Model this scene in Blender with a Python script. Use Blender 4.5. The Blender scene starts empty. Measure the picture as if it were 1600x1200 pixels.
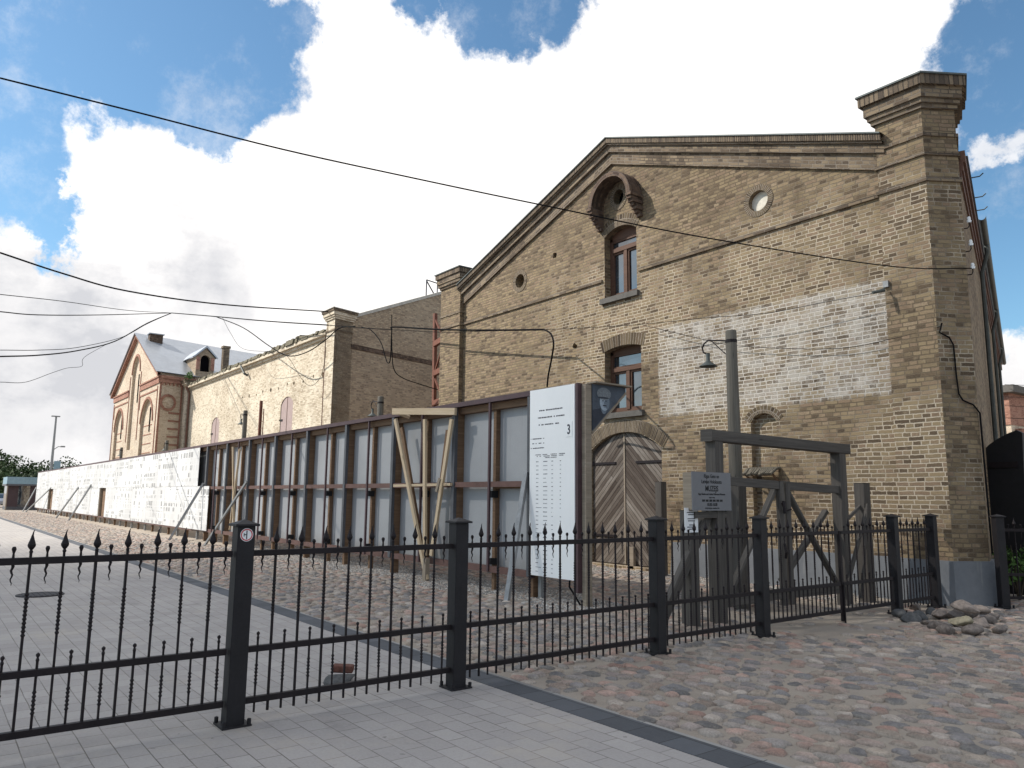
import bpy, bmesh, math, random
import numpy as np
from mathutils import Vector, Matrix
from mathutils.geometry import tessellate_polygon
random.seed(7)
PI=math.pi
col=bpy.context.scene.collection
# ------------------------------------------------------------------ camera
F=1198.0; CX=800.0; CY=600.0; HC=1.585
def _ray(x,y): return np.array([x-CX,y-CY,F])
AX=-_ray(-125,768); AX/=np.linalg.norm(AX)
AY=_ray(2387,794); AY=AY-(AY@AX)*AX; AY/=np.linalg.norm(AY)
AZ=np.cross(AX,AY)
if AZ[1]>0: AZ=-AZ
M3=np.array([AX,AY,AZ]); C0=np.array([0,0,HC])
def ray(x,y): return M3@_ray(x,y)
def gnd(x,y,z=0.0): r=ray(x,y); return C0+r*(z-HC)/r[2]
def atY(x,y,Y): r=ray(x,y); return C0+r*Y/r[1]
def atX(x,y,X): r=ray(x,y); return C0+r*X/r[0]
def onvert(x,y,p0,p1):
    n=np.array([p1[1]-p0[1],-(p1[0]-p0[0]),0.0]); r=ray(x,y)
    return C0+r*(((np.array(p0)-C0)@n)/(r@n))
cam_d=bpy.data.cameras.new("camera"); cam=bpy.data.objects.new("camera",cam_d); col.objects.link(cam)
m=Matrix.Identity(4)
for i in range(3):
    m[i][0]=M3[i][0]; m[i][1]=-M3[i][1]; m[i][2]=-M3[i][2]; m[i][3]=C0[i]
cam.matrix_world=m
cam_d.sensor_width=36; cam_d.lens=F/1600*36; cam_d.clip_start=0.05; cam_d.clip_end=6000
sc=bpy.context.scene; sc.camera=cam
sc.view_settings.view_transform='Standard'; sc.view_settings.look='None'; sc.view_settings.gamma=1
sc.view_settings.exposure=0.5

# ------------------------------------------------------------------ node helpers
class NT:
    def __init__(s,nt): s.nt=nt
    def n(s,t,**k):
        n=s.nt.nodes.new(t)
        for a,b in k.items(): setattr(n,a,b)
        return n
    def l(s,a,b): s.nt.links.new(a,b)
    def setin(s,sock,v):
        if hasattr(v,'is_linked') or hasattr(v,'links'): s.l(v,sock)
        else: sock.default_value=v
    def math(s,op,a,b=None,c=None,clamp=False):
        n=s.n('ShaderNodeMath',operation=op); n.use_clamp=clamp
        s.setin(n.inputs[0],a)
        if b is not None: s.setin(n.inputs[1],b)
        if c is not None: s.setin(n.inputs[2],c)
        return n.outputs[0]
    def vmath(s,op,a,b=None,sc_=None):
        n=s.n('ShaderNodeVectorMath',operation=op); s.setin(n.inputs[0],a)
        if b is not None: s.setin(n.inputs[1],b)
        if sc_ is not None: s.setin(n.inputs['Scale'],sc_)
        return n.outputs['Value'] if op in('DOT_PRODUCT','LENGTH') else n.outputs[0]
    def mix(s,f,a,b,mode='MIX'):
        n=s.n('ShaderNodeMix',data_type='RGBA',blend_type=mode)
        s.setin(n.inputs[0],f)
        for q,v in ((6,a),(7,b)):
            if isinstance(v,(tuple,list)) and len(v)==3: v=(*v,1)
            s.setin(n.inputs[q],v)
        return n.outputs[2]
    def noise(s,vec,scale,detail=4,rough=.55,out='Fac',dist=0.0):
        n=s.n('ShaderNodeTexNoise'); s.l(vec,n.inputs['Vector'])
        n.inputs['Scale'].default_value=scale; n.inputs['Detail'].default_value=detail
        n.inputs['Roughness'].default_value=rough; n.inputs['Distortion'].default_value=dist
        return n.outputs[out]
    def ramp(s,f,stops,interp='LINEAR'):
        n=s.n('ShaderNodeValToRGB'); n.color_ramp.interpolation=interp
        e=n.color_ramp.elements
        while len(e)<len(stops): e.new(.5)
        for q,(p,c) in zip(e,stops):
            q.position=p; q.color=(*c,1) if len(c)==3 else c
        s.l(f,n.inputs[0]); return n.outputs[0]
    def smooth(s,v,a,b,lo=0.0,hi=1.0):
        n=s.n('ShaderNodeMapRange',interpolation_type='SMOOTHSTEP'); s.setin(n.inputs[0],v)
        for i,q in enumerate((a,b,lo,hi)): n.inputs[1+i].default_value=q
        return n.outputs[0]
    def mapping(s,vec,scale=(1,1,1),rot=(0,0,0),loc=(0,0,0)):
        n=s.n('ShaderNodeMapping'); s.l(vec,n.inputs[0]); n.inputs['Scale'].default_value=scale
        n.inputs['Rotation'].default_value=rot; n.inputs['Location'].default_value=loc
        return n.outputs[0]
def g(v): return (v,v,v)
def new_mat(name,rough=.8,metal=0.0,spec=.3):
    mt=bpy.data.materials.new(name); mt.use_nodes=True
    t=NT(mt.node_tree); b=mt.node_tree.nodes['Principled BSDF']
    b.inputs['Roughness'].default_value=rough; b.inputs['Metallic'].default_value=metal
    b.inputs['Specular IOR Level'].default_value=spec
    return mt,t,b
def bump(t,b,h,strength=.5,dist=.01,extra=None):
    n=t.n('ShaderNodeBump'); t.l(h,n.inputs['Height'])
    n.inputs['Strength'].default_value=strength; n.inputs['Distance'].default_value=dist
    t.l(n.outputs[0],b.inputs['Normal']); return n
def plain(name,c,rough=.7,metal=0.0,var=.25,scale=6.0,spec=.3,bmp=.15):
    mt,t,b=new_mat(name,rough,metal,spec)
    co=t.n('ShaderNodeTexCoord').outputs['Object']
    a=t.noise(co,scale,6,.65); d=t.noise(co,scale*7,3,.6)
    f=t.math('MULTIPLY_ADD',a,.7,t.math('MULTIPLY',d,.3))
    lo=tuple(v*(1-var) for v in c); hi=tuple(min(1,v*(1+var)) for v in c)
    t.l(t.ramp(f,[(.3,lo),(.7,hi)]),b.inputs['Base Color'])
    if bmp: bump(t,b,d,bmp,.004)
    return mt
def uvm(t): return t.n('ShaderNodeUVMap').outputs[0]

def brick_mat(name,tints,mortar_a,mortar_b,bw=.25,rh=.0735,ms=.0105,soot=.5,whitewash=False,bumps=.7,seed=0.0,zfade=None):
    mt,t,b=new_mat(name,.9,0,.15)
    uv=uvm(t); obj=t.n('ShaderNodeTexCoord').outputs['Object']
    wn=t.noise(uv,1.3,3,.6,'Color'); wn2=t.noise(uv,17,2,.6,'Color')
    off=t.vmath('SCALE',t.vmath('SUBTRACT',wn,(.5,.5,.5)),sc_=.035)
    off2=t.vmath('SCALE',t.vmath('SUBTRACT',wn2,(.5,.5,.5)),sc_=.022)
    v=t.vmath('ADD',t.vmath('ADD',uv,off),off2)
    v=t.vmath('ADD',v,(seed,seed*.37,0))
    sv=t.n('ShaderNodeSeparateXYZ'); t.l(v,sv.inputs[0]); row=t.math('FLOOR',t.math('DIVIDE',sv.outputs[1],rh))
    wn_=t.n('ShaderNodeTexWhiteNoise',noise_dimensions='1D'); t.l(row,wn_.inputs['W'])
    cb_=t.n('ShaderNodeCombineXYZ'); t.l(t.math('MULTIPLY',wn_.outputs['Value'],bw*.55),cb_.inputs[0]); v=t.vmath('ADD',v,cb_.outputs[0])
    def brick(c1,c2,squash=.56,msz=ms):
        n=t.n('ShaderNodeTexBrick'); t.l(v,n.inputs['Vector'])
        n.offset=.5; n.squash=squash; n.squash_frequency=2
        n.inputs['Scale'].default_value=1; n.inputs['Brick Width'].default_value=bw
        n.inputs['Row Height'].default_value=rh; n.inputs['Mortar Size'].default_value=msz
        n.inputs['Mortar Smooth'].default_value=.35
        n.inputs['Color1'].default_value=(0,0,0,1); n.inputs['Color2'].default_value=(1,1,1,1)
        n.inputs['Mortar'].default_value=(.5,.5,.5,1)
        return n
    br=brick(0,1)
    rnd=br.outputs['Color']; mor=br.outputs['Fac']
    fine=t.noise(uv,38,4,.7); med=t.noise(uv,6,4,.6); big=t.noise(uv,.42,4,.6); big2=t.noise(t.vmath('ADD',uv,(31,7,3)),.9,5,.65)
    rr=t.math('ADD',t.math('MULTIPLY',rnd,.62),t.math('MULTIPLY',fine,.38))
    n_=len(tints); c=t.ramp(rr,[(.12+.76*i/(n_-1),tints[i]) for i in range(n_)])
    # worn faces
    c=t.mix(t.smooth(med,.55,.8,0,.35),c,tuple(min(1,q*1.5+.05) for q in tints[n_//2]))
    # dark soot / algae areas with their own outline
    sm=t.math('MULTIPLY',t.smooth(big2,.5,.72),soot)
    c=t.mix(sm,c,tuple(q*.42 for q in tints[1]))
    pt=t.smooth(big,.42,.6)
    if whitewash:
        so_=t.n('ShaderNodeSeparateXYZ'); t.l(obj,so_.inputs[0]); dn=t.math('MULTIPLY',t.math('SUBTRACT',big2,.5),4)
        up_=t.math('MAXIMUM',t.smooth(t.math('ADD',so_.outputs[2],dn),6.3,7.6,0,.9),t.smooth(t.math('ADD',so_.outputs[0],dn),-16.5,-13.5,.9,0)); pt=t.math('MAXIMUM',pt,up_)
    mc=t.mix(pt,mortar_a,mortar_b)
    gap=t.noise(uv,9,3,.6); 
    mf=t.math('MULTIPLY',mor,t.smooth(gap,.3,.42,.35,1.0))
    c=t.mix(mf,c,mc)
    st=t.noise(t.mapping(uv,(3.2,.28,1)),1,4,.65)
    c=t.mix(t.smooth(st,.6,.78,0,.4),c,tuple(q*.5 for q in tints[1]))
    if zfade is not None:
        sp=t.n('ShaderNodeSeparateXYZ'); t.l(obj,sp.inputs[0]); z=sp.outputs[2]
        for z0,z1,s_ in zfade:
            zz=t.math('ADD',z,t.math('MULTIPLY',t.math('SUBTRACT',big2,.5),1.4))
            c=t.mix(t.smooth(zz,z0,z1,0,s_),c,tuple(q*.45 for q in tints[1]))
    if whitewash:
        sp=t.n('ShaderNodeSeparateXYZ'); t.l(obj,sp.inputs[0])
        jag=t.math('MULTIPLY',t.math('SUBTRACT',t.noise(uv,5,5,.7),.5),.2)
        x=t.math('ADD',sp.outputs[0],jag); z=t.math('ADD',sp.outputs[2],jag)
        mk=t.math('MULTIPLY',t.smooth(x,-11.58,-11.48),t.smooth(x,-6.36,-6.28,1,0))
        mk=t.math('MULTIPLY',mk,t.math('MULTIPLY',t.smooth(z,3.36,3.46),t.smooth(z,5.38,5.46,1,0)))
        wn=t.noise(uv,2.4,6,.75); wf=t.smooth(wn,.38,.7,.12,.78)
        wf2=t.math('ADD',t.math('ADD',wf,t.math('MULTIPLY',t.math('SUBTRACT',fine,.5),.8)),t.math('MULTIPLY',t.math('SUBTRACT',rnd,.5),.25))
        c=t.mix(t.math('MULTIPLY',mk,wf2,clamp=True),c,(.49,.46,.42))
        c=t.mix(t.math('MULTIPLY',t.math('MULTIPLY',mk,mor),.6),c,(.6,.565,.52))
    t.l(c,b.inputs['Base Color'])
    h=t.math('ADD',t.math('MULTIPLY',t.math('SUBTRACT',1,mor),1.0),t.math('MULTIPLY',fine,.55))
    h=t.math('ADD',h,t.math('ADD',t.math('MULTIPLY',rnd,.5),t.math('MULTIPLY',med,.6)))
    bump(t,b,h,bumps,.014)
    return mt
yel=[(.062,.046,.033),(.14,.102,.068),(.215,.163,.102),(.275,.21,.128),(.215,.15,.104),(.36,.288,.185)]
M={}
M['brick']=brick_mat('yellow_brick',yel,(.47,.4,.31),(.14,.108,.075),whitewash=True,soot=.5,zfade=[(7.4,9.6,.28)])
M['brick_trim']=brick_mat('trim_brick',[(.075,.058,.045),(.14,.105,.075),(.21,.16,.11),(.27,.21,.14)],(.22,.185,.15),(.07,.056,.045),soot=.7,seed=3.1)
M['soldier']=brick_mat('soldier_brick',[(.075,.06,.05),(.13,.1,.075),(.2,.155,.11),(.25,.19,.13)],(.09,.075,.06),(.05,.04,.035),bw=.085,rh=.6,ms=.012,soot=.5,seed=5.3)
M['brick_arch']=brick_mat('arch_brick',[tuple(q*.52 for q in c_) for c_ in yel],(.26,.22,.18),(.09,.075,.06),bw=.088,rh=.3,ms=.01,soot=.6,seed=7.7)
M['brick_side2']=brick_mat('shaded_side_brick',[(.2,.15,.11),(.32,.25,.18),(.4,.31,.22),(.46,.37,.26)],(.36,.3,.23),(.24,.19,.14),soot=.35,seed=22.2)
M['brick_dark']=brick_mat('sooty_brick',[(.05,.035,.03),(.09,.06,.045),(.14,.095,.07),(.17,.12,.085)],(.13,.1,.085),(.06,.05,.04),seed=1.7)
M['brick_mid']=brick_mat('pale_brick',[(.27,.215,.16),(.42,.35,.26),(.55,.475,.365),(.62,.545,.43),(.5,.42,.33)],(.62,.56,.46),(.34,.28,.21),soot=.3,seed=9.2,bumps=.12)
M['brick_side']=brick_mat('brown_brick',[(.1,.07,.05),(.19,.135,.09),(.26,.19,.12),(.31,.23,.15)],(.27,.22,.16),(.11,.085,.065),soot=.6,seed=12.2)
M['brick_cream']=brick_mat('cream_brick',[(.4,.31,.23),(.56,.46,.35),(.64,.55,.43),(.58,.49,.38)],(.5,.42,.34),(.36,.27,.21),soot=.15,seed=15.2)
M['brick_red']=brick_mat('red_brick',[(.2,.09,.065),(.32,.165,.12),(.4,.22,.165),(.36,.2,.15)],(.34,.2,.15),(.2,.1,.08),soot=.3,seed=18.2)
def render_mat():
    mt,t,b=new_mat('grey_render',.85); uv=uvm(t)
    a=t.noise(uv,1.2,6,.7); s=t.noise(t.mapping(uv,(5,.5,1)),1,5,.65)
    c=t.ramp(a,[(.3,(.13,.14,.155)),(.7,(.21,.22,.235))])
    c=t.mix(t.smooth(s,.56,.75,0,.6),c,(.36,.35,.33)); t.l(c,b.inputs['Base Color'])
    bump(t,b,t.noise(uv,30,4,.7),.3,.006); return mt
M['render']=render_mat()
def wood(name,tones,rough=.85,gs=1.0,knots=True):
    mt,t,b=new_mat(name,rough,0,.2); uv=uvm(t)
    gr=t.noise(t.mapping(uv,(1.2*gs,38*gs,38)),1,6,.7,dist=.4); gg=t.noise(t.mapping(uv,(.8,6,6)),1,4,.6)
    f=t.math('ADD',t.math('MULTIPLY',gr,.65),t.math('MULTIPLY',gg,.35))
    c=t.ramp(f,[(.28,tones[0]),(.5,tones[1]),(.72,tones[2])])
    if knots:
        v=t.n('ShaderNodeTexVoronoi'); t.l(t.mapping(uv,(1.5,6,6)),v.inputs[0]); v.inputs['Scale'].default_value=1
        c=t.mix(t.smooth(v.outputs['Distance'],.03,.12,.7,0),c,tuple(q*.35 for q in tones[0]))
    t.l(c,b.inputs['Base Color']); bump(t,b,gr,.45,.004); return mt
M['wood_gate']=wood('weathered_timber',[(.045,.04,.037),(.088,.08,.073),(.145,.133,.12)])
M['wood_pole']=wood('pole_timber',[(.065,.06,.05),(.13,.118,.1),(.2,.185,.16)],gs=.7)
M['wood_brown']=wood('stained_timber',[(.09,.055,.036),(.16,.1,.062),(.25,.165,.105)])
M['wood_new']=wood('new_pine',[(.36,.27,.175),(.5,.395,.27),(.6,.49,.36)])
M['wood_grey']=wood('greyed_timber',[(.16,.13,.1),(.27,.225,.175),(.36,.31,.25)])
def plank_mat():
    mt,t,b=new_mat('door_planks',.9,0,.15); uv=uvm(t)
    n=t.n('ShaderNodeTexBrick'); t.l(uv,n.inputs['Vector']); n.offset=.3
    for k,v_ in dict(Scale=1,**{'Brick Width':6.0,'Row Height':.088,'Mortar Size':.005,'Mortar Smooth':.2}).items(): n.inputs[k].default_value=v_
    n.inputs['Color1'].default_value=(0,0,0,1); n.inputs['Color2'].default_value=(1,1,1,1)
    gr=t.noise(t.mapping(uv,(1.6,60,1)),1,7,.75,dist=.3); big=t.noise(t.mapping(uv,(.9,3,1)),1,4,.7)
    f=t.math('ADD',t.math('MULTIPLY',gr,.55),t.math('ADD',t.math('MULTIPLY',n.outputs['Color'],.2),t.math('MULTIPLY',big,.35)))
    c=t.ramp(f,[(.3,(.03,.022,.018)),(.47,(.085,.067,.056)),(.62,(.175,.15,.128)),(.78,(.34,.31,.28))])
    c=t.mix(n.outputs['Fac'],c,(.015,.012,.01)); t.l(c,b.inputs['Base Color'])
    bump(t,b,t.math('SUBTRACT',t.math('MULTIPLY',gr,.5),n.outputs['Fac']),.6,.01); return mt
M['planks']=plank_mat()
M['iron']=plain('painted_iron',(.013,.009,.0105),.6,.0,.5,14,.25,.2)
M['iron_post']=plain('post_paint',(.014,.0125,.0145),.6,.0,.35,9,.3,.2)
M['steel']=plain('galvanised_steel',(.25,.255,.26),.5,.3,.25,9)
M['steel_dark']=plain('grey_steel',(.085,.088,.098),.55,.1,.25,6)
M['rail_purple']=plain('oxide_paint',(.075,.045,.05),.6,0,.25,5)
M['rail_red']=plain('primer_rail',(.115,.062,.052),.65,0,.3,5)
def sheet_mat():
    mt,t,b=new_mat('panel_sheet',.55,0,.3); uv=uvm(t)
    a=t.noise(uv,.8,4,.6); st=t.noise(t.mapping(uv,(9,.5,1)),1,5,.7); f=t.noise(uv,35,3,.7)
    c=t.ramp(t.math('ADD',t.math('MULTIPLY',a,.7),t.math('MULTIPLY',f,.3)),[(.3,(.265,.272,.285)),(.7,(.345,.352,.366))])
    c=t.mix(t.smooth(st,.55,.75,0,.35),c,(.2,.19,.18))
    sp=t.n('ShaderNodeSeparateXYZ'); t.l(t.n('ShaderNodeTexCoord').outputs['Object'],sp.inputs[0])
    z=t.math('ADD',sp.outputs[2],t.math('MULTIPLY',t.math('SUBTRACT',t.noise(uv,5,4,.7),.5),.5)); c=t.mix(t.smooth(z,.35,.75,.45,0),c,(.2,.175,.15))
    t.l(c,b.inputs['Base Color']); bump(t,b,t.noise(uv,1.7,2,.5),.25,.02); return mt
M['sheet']=sheet_mat()
M['black']=plain('black_paint',(.012,.012,.014),.6,0,.3,6)
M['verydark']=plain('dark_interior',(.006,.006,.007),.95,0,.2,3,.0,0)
M['board']=plain('white_board',(.78,.79,.80),.5,0,.03,2,.3,0)
M['ink']=plain('ink',(.06,.06,.075),.6,0,.2,10,.3,0)
M['ink_soft']=plain('soft_ink',(.27,.28,.3),.6,0,.2,10,.3,0)
M['signgrey']=plain('sign_grey',(.17,.172,.185),.5,0,.08,3,.3,0)
M['red']=plain('red_enamel',(.5,.04,.05),.4,0,.05,5,.4,0)
M['rust']=plain('red_lead_steel',(.13,.05,.032),.7,0,.4,7)
M['winframe']=wood('brown_window_paint',[(.06,.032,.022),(.1,.053,.036),(.14,.08,.055)],.6,knots=False)
M['shutter']=plain('pink_shutter',(.33,.25,.235),.75,0,.15,4)
M['metalroof']=plain('metal_roof',(.36,.38,.41),.38,.35,.16,1.2)
M['roofgreen']=plain('verdigris_flashing',(.10,.115,.115),.6,.2,.3,4)
M['gutter']=plain('old_gutter',(.07,.075,.07),.6,.3,.35,5)
M['corniceRed']=plain('oxide_cornice',(.14,.075,.055),.8,0,.3,5)
M['sill']=plain('sill_stone',(.105,.098,.09),.85,0,.35,7)
M['coping']=plain('lime_coping',(.42,.4,.36),.9,0,.3,6)
M['moss']=plain('mossy_tiles',(.13,.115,.08),.95,0,.5,9)
M['porcelain']=plain('porcelain',(.75,.76,.76),.25,0,.05,5,.5,0)
M['cable']=plain('cable_rubber',(.009,.009,.01),.9,0,.2,20,.05,0)
M['lampgrey']=plain('lamp_enamel',(.085,.095,.09),.5,.2,.3,12)
M['infill']=plain('lime_plaster',(.62,.58,.5),.9,0,.2,14)
M['rope']=plain('thatch',(.13,.115,.09),.95,0,.5,30)
M['carpaint']=plain('silver_paint',(.3,.32,.36),.3,.5,.1,3,.5,0)
M['rubber']=plain('rubber',(.02,.02,.02),.8,0,.2,9)
M['kiosk']=plain('kiosk_blue',(.2,.3,.36),.5,.2,.15,3)
M['maroon']=plain('maroon_panel',(.06,.04,.045),.6,0,.25,3)
def glass_mat(name,c,rough=.04):
    mt,t,b=new_mat(name,rough,0,.9); b.inputs['IOR'].default_value=1.9
    co=t.n('ShaderNodeTexCoord').outputs['Object']
    t.l(t.ramp(t.noise(co,1.5,3),[(.35,c),(.65,tuple(q*2.2 for q in c))]),b.inputs['Base Color'])
    bump(t,b,t.noise(co,2.2,2,.5),.12,.02); return mt
M['glass']=glass_mat('window_glass',(.018,.024,.03)); 
def photos_mat(name,dens):
    mt,t,b=new_mat(name,.5,0,.3); uv=uvm(t)
    oi=t.n('ShaderNodeObjectInfo').outputs['Random']; cb=t.n('ShaderNodeCombineXYZ'); t.l(t.math('MULTIPLY',oi,7.3),cb.inputs[0]); t.l(t.math('MULTIPLY',oi,.9),cb.inputs[1])
    uo=t.vmath('ADD',uv,cb.outputs[0])
    def cells(bw,rh,ms,off=.37,add=(0,0,0)):
        n=t.n('ShaderNodeTexBrick'); t.l(t.vmath('ADD',uo,add),n.inputs['Vector']); n.offset=off; n.squash=.6; n.squash_frequency=3
        for k,v_ in dict(Scale=1,**{'Brick Width':bw,'Row Height':rh,'Mortar Size':ms,'Mortar Smooth':0.0}).items(): n.inputs[k].default_value=v_
        n.inputs['Color1'].default_value=(0,0,0,1); n.inputs['Color2'].default_value=(1,1,1,1); return n
    n=cells(.15,.24,.022); n2=cells(.34,.41,.05,.5,(5.1,2.3,0))
    tone=t.noise(uv,26,4,.7); big=t.noise(uo,1.3,4,.7)
    sel=t.smooth(t.math('ADD',t.math('MULTIPLY',n.outputs['Color'],.55),t.math('MULTIPLY',big,.75)),.92-dens,.94-dens)
    sel2=t.smooth(t.math('ADD',t.math('MULTIPLY',n2.outputs['Color'],.6),t.math('MULTIPLY',big,.3)),.45,.47)
    msk=t.math('MULTIPLY',t.math('MULTIPLY',t.math('SUBTRACT',1,n.outputs['Fac']),sel),t.math('MAXIMUM',sel2,.15))
    ph=t.mix(t.smooth(tone,.3,.7),(.015,.015,.018),(.3,.295,.29))
    base=t.mix(t.smooth(t.noise(uo,.35,2),.4,.6),(.52,.515,.51),(.62,.615,.61))
    t.l(t.mix(msk,base,ph),b.inputs['Base Color']); return mt
M['photosA']=photos_mat('photo_prints_dense',.46); M['photosB']=photos_mat('photo_prints_sparse',.30)
def paver_mat():
    mt,t,b=new_mat('concrete_pavers',.85,0,.2); uv=uvm(t)
    n=t.n('ShaderNodeTexBrick'); t.l(t.vmath('ADD',uv,t.vmath('SCALE',t.vmath('SUBTRACT',t.noise(uv,1.1,3,.6,'Color'),(.5,.5,.5)),sc_=.02)),n.inputs['Vector']); n.offset=.5
    for k,v_ in dict(Scale=1,**{'Brick Width':.24,'Row Height':.16,'Mortar Size':.004,'Mortar Smooth':.4}).items(): n.inputs[k].default_value=v_
    n.inputs['Color1'].default_value=(0,0,0,1); n.inputs['Color2'].default_value=(1,1,1,1)
    f=t.math('ADD',t.math('MULTIPLY',n.outputs['Color'],.14),t.math('ADD',t.math('MULTIPLY',t.noise(uv,45,4,.8),.43),t.math('MULTIPLY',t.noise(uv,.7,5,.65),.43)))
    c=t.ramp(f,[(.25,(.27,.25,.24)),(.75,(.45,.42,.395))])
    c=t.mix(t.math('MULTIPLY',n.outputs['Fac'],t.smooth(t.noise(uv,2.5,3),.35,.65,.45,1)),c,(.14,.125,.11))
    st=t.noise(t.vmath('ADD',uv,(9,4,2)),2.3,5,.7); c=t.mix(t.smooth(st,.58,.75,0,.4),c,(.2,.185,.17)); sd_=t.noise(t.vmath('ADD',uv,(19,4,2)),1.1,6,.75); c=t.mix(t.smooth(sd_,.52,.72,0,.5),c,(.44,.39,.33)); sp_=t.noise(uv,14,2,.5); c=t.mix(t.smooth(sp_,.72,.76,0,.6),c,(.12,.11,.1))
    t.l(c,b.inputs['Base Color'])
    bump(t,b,t.math('SUBTRACT',t.math('MULTIPLY',t.noise(uv,60,3,.7),.3),n.outputs['Fac']),.5,.005); return mt
M['paver']=paver_mat()
def kerb_mat(name,c,bw):
    mt,t,b=new_mat(name,.8); uv=uvm(t)
    n=t.n('ShaderNodeTexBrick'); t.l(uv,n.inputs['Vector']); n.offset=.0
    for k,v_ in dict(Scale=1,**{'Brick Width':bw,'Row Height':.6,'Mortar Size':.004,'Mortar Smooth':.3}).items(): n.inputs[k].default_value=v_
    n.inputs['Color1'].default_value=(0,0,0,1); n.inputs['Color2'].default_value=(1,1,1,1)
    f=t.math('ADD',t.math('MULTIPLY',n.outputs['Color'],.35),t.math('ADD',t.math('MULTIPLY',t.noise(uv,40,4,.8),.3),t.math('MULTIPLY',t.noise(uv,3,5,.7),.35)))
    cc=t.ramp(f,[(.25,tuple(q*.7 for q in c)),(.75,tuple(q*1.3 for q in c))])
    t.l(t.mix(n.outputs['Fac'],cc,(.03,.03,.03)),b.inputs['Base Color'])
    bump(t,b,t.noise(uv,60,3,.7),.3,.004); return mt
M['kerb']=kerb_mat('dark_setts',(.085,.09,.1),.3); M['edge']=kerb_mat('pale_edging',(.26,.25,.235),1.0)
def sand_mat():
    mt,t,b=new_mat('sandy_ground',.95,0,.1); co=t.n('ShaderNodeTexCoord').outputs['Object']
    a=t.noise(co,.8,6,.7); f=t.noise(co,55,5,.8); 
    c=t.ramp(t.math('ADD',t.math('MULTIPLY',a,.5),t.math('MULTIPLY',f,.5)),[(.3,(.24,.205,.17)),(.7,(.42,.365,.305))])
    # far cobbles
    v=t.n('ShaderNodeTexVoronoi'); t.l(t.mapping(co,(5.2,6.5,1)),v.inputs[0]); v.inputs['Scale'].default_value=1
    ve=t.n('ShaderNodeTexVoronoi',feature='DISTANCE_TO_EDGE'); t.l(t.mapping(co,(5.2,6.5,1)),ve.inputs[0]); ve.inputs['Scale'].default_value=1
    hs=t.n('ShaderNodeSeparateColor'); t.l(v.outputs['Color'],hs.inputs[0])
    st=t.ramp(hs.outputs[0],[(0,(.11,.12,.135)),(.3,(.2,.195,.19)),(.55,(.27,.2,.17)),(.8,(.2,.165,.14)),(1,(.33,.31,.28))])
    sp=t.n('ShaderNodeSeparateXYZ'); t.l(co,sp.inputs[0])
    far=t.math('MULTIPLY',t.smooth(sp.outputs[0],-75,-74,1,0),1)
    e=t.math('MULTIPLY',t.smooth(ve.outputs[0],.08,.2),far)
    t.l(t.mix(e,c,st),b.inputs['Base Color']); bump(t,b,f,.5,.008); return mt
M['sand']=sand_mat()
def attr_mat(name,rough=.8,spec=.25,sc_=60):
    mt,t,b=new_mat(name,rough,0,spec)
    a=t.n('ShaderNodeAttribute'); a.attribute_name='tone'
    co=t.n('ShaderNodeTexCoord').outputs['Object']; f=t.noise(co,sc_,4,.75); f2=t.noise(co,9,3,.6)
    s=t.math('ADD',t.math('MULTIPLY',f,1.0),t.math('MULTIPLY',f2,.6))
    c=t.mix(1.0,a.outputs['Color'],t.ramp(s,[(.5,g(.55)),(1.15,g(1.35))]),'MULTIPLY')
    t.l(c,b.inputs['Base Color']); bump(t,b,f,.35,.006); return mt
M['stone']=attr_mat('fieldstone'); M['pebble']=attr_mat('pebble',.85,.2,90)
M['rock']=plain('fieldstone_rock',(.17,.145,.13),.9,0,.6,22,.2,.9); M['rock_pale']=plain('pale_rock',(.26,.215,.185),.9,0,.5,20,.2,.9)
M['rock_yellow']=plain('yellow_rock',(.3,.26,.18),.85,0,.5,14,.3,.5); M['rock_dark']=plain('dark_rock',(.1,.1,.1),.9,0,.55,20,.2,.9)
def leaf_mat(name,a,b_):
    mt,t,b=new_mat(name,.75,0,.2); gi=t.n('ShaderNodeNewGeometry').outputs['Random Per Island']
    t.l(t.ramp(gi,[(0,a),(1,b_)]),b.inputs['Base Color']); return mt
M['leafA']=leaf_mat('leaves_dark',(.02,.04,.015),(.065,.1,.04)); M['leafB']=leaf_mat('leaves_mid',(.03,.05,.03),(.075,.1,.055)); M['leafC']=leaf_mat('leaves_fresh',(.04,.09,.02),(.1,.17,.05))
M['bark']=plain('bark',(.07,.055,.04),.95,0,.4,9)

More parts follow.
